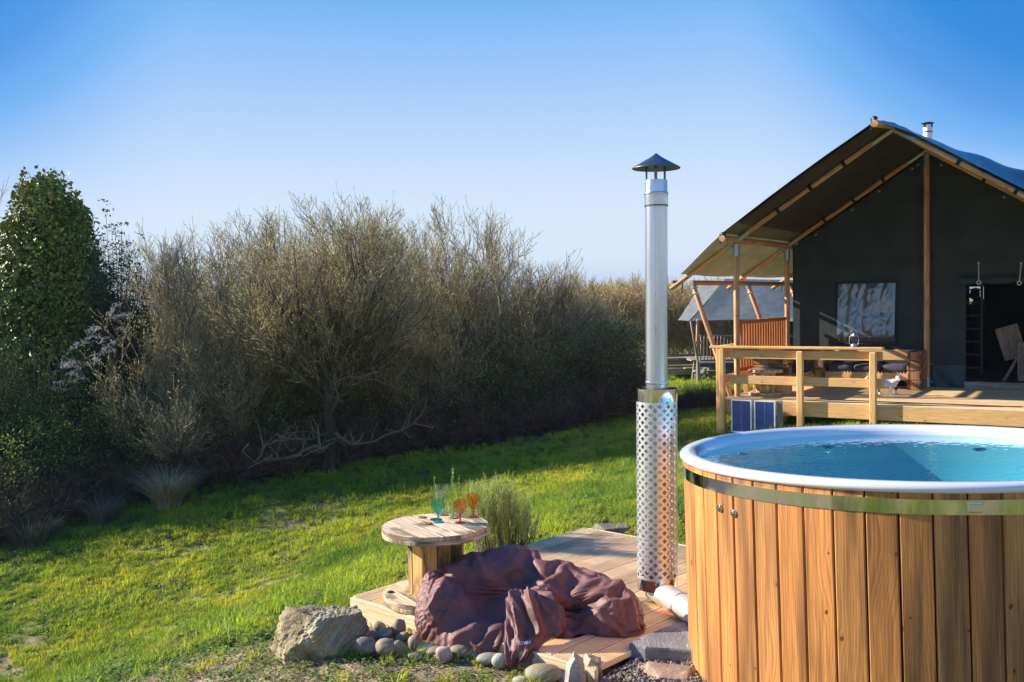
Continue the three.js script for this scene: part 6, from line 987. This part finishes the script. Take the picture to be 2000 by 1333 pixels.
  for (let i = 0; i < 3600; i++) { const k = br() * (edge.length - 1.001), j = Math.floor(k), px = lerp(edge[j][0], edge[j + 1][0], k - j), py = lerp(edge[j][1], edge[j + 1][1], k - j), back = 0.45 + Math.pow(br(), 1.2) * 4, p = footAt(px, py, back), h = br() * (0.22 + 0.22 * back) ; tang[i & 1].push([V(p.x + (br() - 0.5) * 0.4, p.y + h * 0.8 - 0.05, p.z), V((br() - 0.5) * 2.2, 0.3 + br() * 0.7, (br() - 0.5) * 2.2).normalize(), 0.9 + br() * 0.6, [2.2, 1.55, 1.1].map(v => v * (0.6 + br() * 0.7))]); for (let e = 0; e < 3; e++) { const q = footAt(px + (br() - 0.5) * 60, py, 0.5 + br() * 5); lv[e & 1].push([V(q.x, q.y + 0.05 + Math.pow(br(), 1.3) * 2.0 * clamp(-q.z / 20, 0.3, 1), q.z), V(br() - 0.5, 1, br() - 0.5).normalize(), 0.9 + br() * 0.9, Array(3).fill(0.55 + br() * br() * 2.2), br() * 6]); } }
  tang.forEach((L, k) => tag(scatter('undergrowth', BARE[k], budMat, L, scene), 'dark tangle of dead twigs and brambles under the willows', 'undergrowth', null, 'stuff'));
  lv.forEach((L, k) => tag(scatter('undergrowth', greenC[k], leafMat(), L, scene), 'small green leaves of brambles and ivy under the willows', 'undergrowth', null, 'stuff'));
  { // fallen mossy branches in front of the forked tree
    const bough = (label, pts, r0, D0, seed) => { const rr = RNG(seed), P = pts.map(([x, y, d]) => { const p = at(x, y, D0 + (d || 0)); return p; }), o = thing('fallen_branch', label, 'branch', P[0].clone()), B = twigBuf(), c = [0.13, 0.115, 0.04]; const L0 = P.map(p => p.clone().sub(P[0])), Lp = []; for (let i = 0; i < L0.length; i++) { Lp.push(L0[i]); if (i < L0.length - 1) for (const f of [0.33, 0.67]) Lp.push(L0[i].clone().lerp(L0[i + 1], f).add(V((rr() - 0.5) * 0.10, (rr() - 0.5) * 0.10, (rr() - 0.5) * 0.10))); } for (let i = 0; i < Lp.length - 1; i++) stick(B, Lp[i], Lp[i + 1], r0 * (1 - 0.6 * i / Lp.length), r0 * (1 - 0.6 * (i + 1) / Lp.length), c, [0.13, 0.10, 0.07], 6); for (let i = 0; i < 16; i++) { const k = Math.floor(rr() * (Lp.length - 1)), a = Lp[k].clone().lerp(Lp[k + 1], rr()), d = V(rr() - 0.5, rr() * 1.2 - 0.2, rr() - 0.5).normalize(), m = a.clone().addScaledVector(d, 0.15 + rr() * 0.3); stick(B, a, m, r0 * 0.3, r0 * 0.2, [0.26, 0.2, 0.14]); stick(B, m, m.clone().add(V((rr() - 0.5) * 0.4, (rr() - 0.3) * 0.4, (rr() - 0.5) * 0.3)), r0 * 0.2, r0 * 0.08, [0.3, 0.22, 0.16]); } part('wood', bufGeo(B), barkMat, o); };
    const f = footAt(600, 945, 0), D = -f.z; bough('mossy low branch arching left from the foot of the forked tree', [[640, 872], [600, 878], [570, 893], [530, 900], [495, 902]], 0.05, D, 1); bough('curved broken branch arching over the leaf litter left of the forked tree', [[500, 900], [520, 868], [550, 862], [590, 858], [640, 845]], 0.025, D - 0.2, 2); bough('pale crooked branch reaching right from the forked tree', [[655, 845], [675, 862], [700, 868], [740, 858], [790, 838], [830, 800]], 0.035, D, 3); bough('bare pale branch sticking out right at mid height of the forked tree', [[645, 748], [675, 738], [715, 742], [760, 752], [785, 765]], 0.02, D - 0.3, 4); bough('long bare branch pointing up to the right of the forked tree', [[770, 745], [800, 705], [835, 668], [870, 650]], 0.02, D - 0.2, 5);
  }
}
{ // ivy-covered tree at the left
  const f = footAt(112, 1040, 4.0), D = -f.z, H = heightTo(f, 340, 110), w = widthOf(f, 106), r = RNG(7), t = thing('ivy_tree', 'dark round topped tree thickly covered in ivy at the left edge of the scrub', 'tree', f);
  const B = twigBuf(); for (let i = 0; i < 6; i++) { const a = i * 1.05; let p = V(Math.cos(a) * 0.1, -0.1, Math.sin(a) * 0.1); for (let k = 0; k < 5; k++) { const q = p.clone().add(V(Math.cos(a) * 0.08 + (r() - 0.5) * 0.1, H * 0.14, Math.sin(a) * 0.08)); stick(B, p, q, 0.07 - k * 0.012, 0.058 - k * 0.012, [0.05, 0.04, 0.03], [0.05, 0.04, 0.03], 6); p = q; } } part('trunk', bufGeo(B), barkMat, t);
  const ivy = [leafCluster(1, 15, 0.12, 0.075, 0.06, [[0.10, 0.16, 0.03], [0.16, 0.22, 0.035], [0.20, 0.25, 0.04]]), leafCluster(2, 15, 0.12, 0.07, 0.058, [[0.09, 0.14, 0.03], [0.14, 0.19, 0.035], [0.24, 0.27, 0.045]])], L = [[], []];
  // a heap of unequal lobes, wider towards the ground; sunlit top and shaded foot painted into the leaf colours
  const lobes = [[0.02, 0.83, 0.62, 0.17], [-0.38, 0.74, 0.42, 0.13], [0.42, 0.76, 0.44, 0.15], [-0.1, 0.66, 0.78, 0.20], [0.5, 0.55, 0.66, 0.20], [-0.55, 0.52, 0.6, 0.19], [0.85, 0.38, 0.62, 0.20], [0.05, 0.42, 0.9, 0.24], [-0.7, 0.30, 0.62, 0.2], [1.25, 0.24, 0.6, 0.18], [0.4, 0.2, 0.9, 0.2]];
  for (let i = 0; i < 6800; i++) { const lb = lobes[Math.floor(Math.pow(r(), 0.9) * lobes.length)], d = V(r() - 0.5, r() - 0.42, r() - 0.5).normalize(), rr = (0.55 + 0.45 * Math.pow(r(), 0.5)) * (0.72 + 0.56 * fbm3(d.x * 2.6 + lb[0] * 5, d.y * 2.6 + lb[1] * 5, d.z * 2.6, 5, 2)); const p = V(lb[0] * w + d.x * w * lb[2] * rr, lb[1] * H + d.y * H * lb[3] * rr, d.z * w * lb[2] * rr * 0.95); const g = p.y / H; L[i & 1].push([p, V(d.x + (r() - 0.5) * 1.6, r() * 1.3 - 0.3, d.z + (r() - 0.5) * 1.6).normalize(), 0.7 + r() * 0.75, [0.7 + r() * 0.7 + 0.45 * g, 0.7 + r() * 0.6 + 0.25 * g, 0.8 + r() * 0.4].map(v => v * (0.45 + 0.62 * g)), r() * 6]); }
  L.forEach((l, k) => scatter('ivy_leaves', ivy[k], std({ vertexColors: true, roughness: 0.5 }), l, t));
  // loose-leaved shrub right of it
  const loose = (label, px, py, back, top, hw, seed, cols, size, n, lean = 0) => {
    const q = footAt(px, py, back), h = heightTo(q, top, px), ww = widthOf(q, hw), rr = RNG(seed), o = thing('leafy_shrub', label, 'shrub', q), BB = twigBuf(), lc = [leafCluster(seed + 1, 9, 0.085, size, size * 0.5, cols), leafCluster(seed + 2, 9, 0.085, size, size * 0.45, cols)], LL = [[], []];
    for (let i = 0; i < n; i++) { const a = rr() * 6.28, u = Math.sqrt(rr()), y = h * (0.25 + 0.75 * rr()) * (1 - 0.28 * u * u), e = V(Math.cos(a) * u * ww + lean * y, y, Math.sin(a) * u * ww), s = V(Math.cos(a) * u * ww * 0.25, y * 0.15, Math.sin(a) * u * ww * 0.25), m = s.clone().lerp(e, 0.55).add(V((rr() - 0.5) * 0.2, 0.1, (rr() - 0.5) * 0.2)); stick(BB, V(0, -0.1, 0).lerp(s, 0.2), m, 0.014, 0.009, [0.06, 0.05, 0.04]); stick(BB, m, e, 0.009, 0.004, [0.08, 0.065, 0.05]); for (let k = 0; k < 7; k++) { const g = m.clone().lerp(e, 0.15 + 0.95 * rr()).add(V((rr() - 0.5) * 0.22, (rr() - 0.4) * 0.22, (rr() - 0.5) * 0.22)); LL[k & 1].push([g, e.clone().sub(m).normalize().add(V(0, 0.4, 0)).normalize(), 0.7 + rr() * 0.6, Array(3).fill(0.7 + rr() * 0.6)]); } }
    part('stems', bufGeo(BB), barkMat, o); LL.forEach((l, k) => scatter('leaves', lc[k], leafMat({ roughness: 0.95, transmission: 0.2 }), l, o));
  };
  const dk = [[0.035, 0.06, 0.022], [0.05, 0.08, 0.025], [0.07, 0.10, 0.03]];
  loose('loose dark leaved shrub spreading right of the ivy tree top', 245, 1000, 2.2, 392, 62, 31, dk, 0.07, 190);
  loose('dark leafy shrub filling the shade below the ivy tree', 70, 1060, 3.2, 640, 120, 41, [[0.10, 0.17, 0.03], [0.16, 0.25, 0.045], [0.06, 0.10, 0.025]], 0.038, 420);
  loose('low bramble shrub in the shade right of the ivy tree', 205, 1015, 2.8, 690, 90, 51, [[0.05, 0.08, 0.02], [0.06, 0.075, 0.025]], 0.045, 240);
  loose('dense dark bush at the foot of the picture left edge', -40, 1090, 3.2, 620, 110, 61, dk, 0.05, 240);
  { const q = footAt(-22, 1080, 7.0), h = heightTo(q, 290, 0); willow('bare_tree', 'bare twiggy tree cut by the left edge of the picture', 'tree', q, h, widthOf(q, 62), 881, { trunk: 1.5, tr: 0.07, stems: 7, dens: 0.5 }); }
  { // whitish feathery seed plumes on dead stems
    const q = footAt(180, 1010, 0.7), D2 = -q.z, rr = RNG(71), o = thing('dead_stems', 'silvery feathery seed heads on dead stems in the dark shrubs at the left', 'dead plant', q), BB = twigBuf(), PB = twigBuf();
    const lines = [[[120, 770], [165, 690], [205, 640], [222, 590]], [[190, 700], [205, 675], [230, 665], [245, 655]], [[100, 740], [130, 690], [185, 655]]]; for (let i = 0; i < 30; i++) { const x = 95 + rr() * 135, y = lerp(780, 590, (x - 95) / 135 * 0.6 + rr() * 0.4), l = 14 + rr() * 30, a = -0.2 + rr() * 1.1; lines.push([[x, y], [x + Math.cos(a) * l * 0.5, y - Math.sin(a) * l * 0.5], [x + Math.cos(a) * l, y - Math.sin(a) * l + 6 * rr()]]); }
    lines.forEach((ln, li) => { const pts = ln.map(([x, y]) => at(x, y, D2 + (li % 3) * 0.12 - 0.2).sub(q)); for (let i = 0; i < pts.length - 1; i++) stick(BB, pts[i], pts[i + 1], 0.005, 0.004, [0.22, 0.16, 0.13]); for (let i = 0; i < (li < 3 ? 60 : 46); i++) { const k = Math.floor(rr() * (pts.length - 1)), a = pts[k].clone().lerp(pts[k + 1], rr()), d = V(rr() - 0.3, rr() - 0.6, rr() - 0.5).normalize(), e = V(rr() - 0.5, rr() - 0.5, rr() - 0.5).normalize(); leafTo(PB, a.addScaledVector(e, 0.06 * rr()), d, e, 0.03 + rr() * 0.035, 0.007, [0.62, 0.62, 0.66]); } });
    part('stems', bufGeo(BB), barkMat, o); part('seed_plumes', bufGeo(PB), leafMat({ transmission: 0.3 }), o, 'stuff');
  }
}
{ // rushes and tussocks
  const tuft = (name, label, cat, px, py, back, n, h, spread, lean, w, cols, seed) => {
    const p = footAt(px, py, back), r = RNG(seed), B = twigBuf(), o = thing(name, label, cat, p);
    for (let i = 0; i < n; i++) { const a = r() * 6.28, u = Math.sqrt(r()) * spread, b = a + (r() - 0.5) * 1.2, l = h * (0.45 + 0.65 * r()), ln = lean * (0.15 + u / spread * 0.9 + 0.3 * r()) * l, c = cols[Math.floor(r() * cols.length)].map(v => v * (0.7 + r() * 0.6)), s = V(Math.cos(a) * u, -0.02, Math.sin(a) * u); let q = s.clone(); const wd = V(-Math.sin(b), 0, Math.cos(b)).multiplyScalar(w / 2); const P = []; for (let k = 0; k <= 4; k++) { const t = k / 4; P.push(V(s.x + Math.cos(b) * ln * t * t, l * (t - 0.22 * t * t * ln / l), s.z + Math.sin(b) * ln * t * t)); } for (let k = 0; k < 4; k++) { const w0 = 1 - k / 4.2, w1 = 1 - (k + 1) / 4.2, A = P[k].clone().addScaledVector(wd, w0), Bq = P[k].clone().addScaledVector(wd, -w0), Cq = P[k + 1].clone().addScaledVector(wd, -w1), Dq = P[k + 1].clone().addScaledVector(wd, w1); for (const v of [A, Bq, Cq, A, Cq, Dq]) { B.P.push(v.x, v.y, v.z); B.C.push(...c); } } }
    part('blades', bufGeo(B), leafMat({ transmission: 0.3 }), o); return o;
  };
  const rush = [[0.6, 0.45, 0.31], [0.46, 0.36, 0.25], [0.24, 0.25, 0.10], [0.7, 0.54, 0.38]], gr = [[0.09, 0.16, 0.035], [0.13, 0.2, 0.04]], G = 'rush tussocks along the foot of the scrub';
  tuft('rush_tussock', 'big brown rush tussock, the largest, at the meadow edge on the left', 'rush tussock', 328, 992, -0.15, 1100, 0.92, 0.24, 0.75, 0.014, rush, 1).userData.group = G;
  tuft('rush_tussock', 'darker rush tussock left of the biggest one', 'rush tussock', 200, 1025, -0.1, 700, 0.62, 0.24, 0.7, 0.014, [[0.22, 0.18, 0.13], [0.13, 0.14, 0.07], [0.32, 0.25, 0.18]], 2).userData.group = G;
  tuft('rush_tussock', 'dark ragged rush tussock near the left picture edge', 'rush tussock', 60, 1065, -0.1, 700, 0.62, 0.3, 0.7, 0.014, [[0.2, 0.17, 0.12], [0.12, 0.13, 0.065], [0.28, 0.22, 0.15]], 3).userData.group = G;
  tuft('grass_tussock', 'bright green grass tussock in front of the dark shrubs at the left', 'grass tussock', 152, 1052, -0.15, 500, 0.26, 0.16, 0.7, 0.007, gr, 4);
  tuft('grass_tussock', 'pale grass tuft between the two left rush tussocks and the meadow', 'grass tussock', 262, 1022, -0.05, 300, 0.24, 0.14, 0.8, 0.006, [[0.16, 0.17, 0.08], [0.1, 0.14, 0.05]], 5);
  tuft('rush_tussock', 'brown heathery rush clump in the meadow left of the raised deck', 'rush tussock', 1362, 800, 0, 1300, 0.62, 0.55, 0.55, 0.012, [[0.15, 0.10, 0.075], [0.20, 0.14, 0.09], [0.10, 0.075, 0.055]], 6).userData.group = G;
  tuft('rush_tussock', 'second brown rush clump nearer the deck corner post', 'rush tussock', 1388, 802, 0.4, 900, 0.6, 0.45, 0.55, 0.012, [[0.16, 0.11, 0.08], [0.13, 0.12, 0.06]], 7).userData.group = G;
  tuft('rush_tussock', 'dark low rush clump beside the flue pipe guard', 'rush tussock', 1180, 818, 0, 900, 0.5, 0.5, 0.6, 0.012, [[0.07, 0.06, 0.045], [0.10, 0.075, 0.055], [0.06, 0.07, 0.03]], 8).userData.group = G;
  tuft('rush_tussock', 'reddish dead rush clump touching the flue pipe guard', 'rush tussock', 1222, 806, 0.2, 900, 0.45, 0.5, 0.6, 0.012, [[0.15, 0.10, 0.085], [0.11, 0.08, 0.065]], 9).userData.group = G;
  // grass growing up round the deck posts
  for (const [px, py, lab, s] of [[1535, 838, 'fresh grass clump between the solar panels and the second rail post', 10], [1620, 834, 'fresh grass clump under the deck between the rail posts', 11], [1760, 832, 'fresh grass clump under the deck right of the last rail post', 12], [1880, 834, 'fresh grass clump under the far right of the deck', 13]]) tuft('grass_tussock', lab, 'grass tussock', px, py, 0, 420, 0.16, 0.6, 0.6, 0.012, [[0.2, 0.3, 0.05], [0.26, 0.34, 0.06], [0.13, 0.22, 0.04]], s);
  // grass blades by the pebbles
  for (const [px, py, lab, s] of [[890, 1292, 'tuft of broad grass blades growing over the light grey pebble', 14], [700, 1285, 'small weed tuft at the foot of the mottled purple stone', 15], [808, 1292, 'little grass tuft below the sunken thin pebble', 16]]) tuft('grass_tussock', lab, 'grass tussock', px, py, 0, 60, 0.09, 0.05, 0.9, 0.005, [[0.2, 0.32, 0.05], [0.26, 0.36, 0.06]], s);
  tuft('grass_tussock', 'flattened dry tuft lying in the lawn at the left', 'grass tussock', 338, 1148, 0, 160, 0.17, 0.05, 1.6, 0.005, [[0.3, 0.24, 0.12], [0.2, 0.2, 0.08]], 17);
  // the rosemary behind the drum table
  const f = onGround(985, 1092), r = RNG(12), o = thing('rosemary_bush', 'upright green rosemary bush beside the low deck behind the drum table', 'herb bush', f), B = twigBuf(), L = [[], []];
  const sg = [0, 1].map(s => { const q = RNG(s + 90), b = twigBuf(); stick(b, V(0, 0, 0), V(0.01, 0.2, 0), 0.0022, 0.001, [0.2, 0.2, 0.08]); for (let i = 0; i < 58; i++) { const y = 0.015 + q() * 0.185, a = q() * 6.28; leafTo(b, V(0.01 * y / 0.2, y, 0), V(Math.cos(a) * 0.7, 0.75, Math.sin(a) * 0.7).normalize(), V(-Math.sin(a), 0.3, Math.cos(a)).normalize(), 0.016 + q() * 0.012, 0.0032, [[0.42, 0.50, 0.14], [0.32, 0.42, 0.12], [0.52, 0.56, 0.2]][i % 3]); } return bufGeo(b); });
  const rows = [[930, 1085, 975], [930, 1080, 960], [950, 1082, 955], [970, 1085, 945], [990, 1088, 940], [1005, 1090, 950], [1020, 1092, 985], [1040, 1092, 1010]];
  for (let i = 0; i < 85; i++) { const k = Math.floor(r() * rows.length), [x, y, t] = rows[k], px = x + (r() - 0.5) * 26, z = -f.z + (r() - 0.5) * 0.5, tip = at(px + (r() - 0.5) * 16, lerp(t, 1040, r() * r()), z).sub(f), s = V(tip.x * 0.75 + (r() - 0.5) * 0.05, 0, tip.z * 0.7), m = s.clone().lerp(tip, 0.5).add(V((r() - 0.5) * 0.05, 0.02, (r() - 0.5) * 0.05)); stick(B, s, m, 0.005, 0.0035, [0.13, 0.095, 0.06]); stick(B, m, tip, 0.0035, 0.002, [0.16, 0.13, 0.07]); for (let j = 0; j < 4; j++) { const h = s.clone().lerp(tip, 0.25 + 0.62 * (j + r()) / 4); L[j & 1].push([h.add(V((r() - 0.5) * 0.03, 0, (r() - 0.5) * 0.03)), V((r() - 0.5) * 0.5, 1, (r() - 0.5) * 0.5).normalize(), 0.6 + r() * 0.4, Array(3).fill(0.8 + r() * 0.4)]); } const h = tip.clone().sub(V(0, 0.17, 0)); L[0].push([h, tip.clone().sub(m).normalize(), 0.85, [1.05, 1.05, 1]]); }
  part('stems', bufGeo(B), barkMat, o); L.forEach((l, k) => scatter('leaves', sg[k], leafMat({ transmission: 0.35 }), l, o));
}
renderer.render(scene, camera);
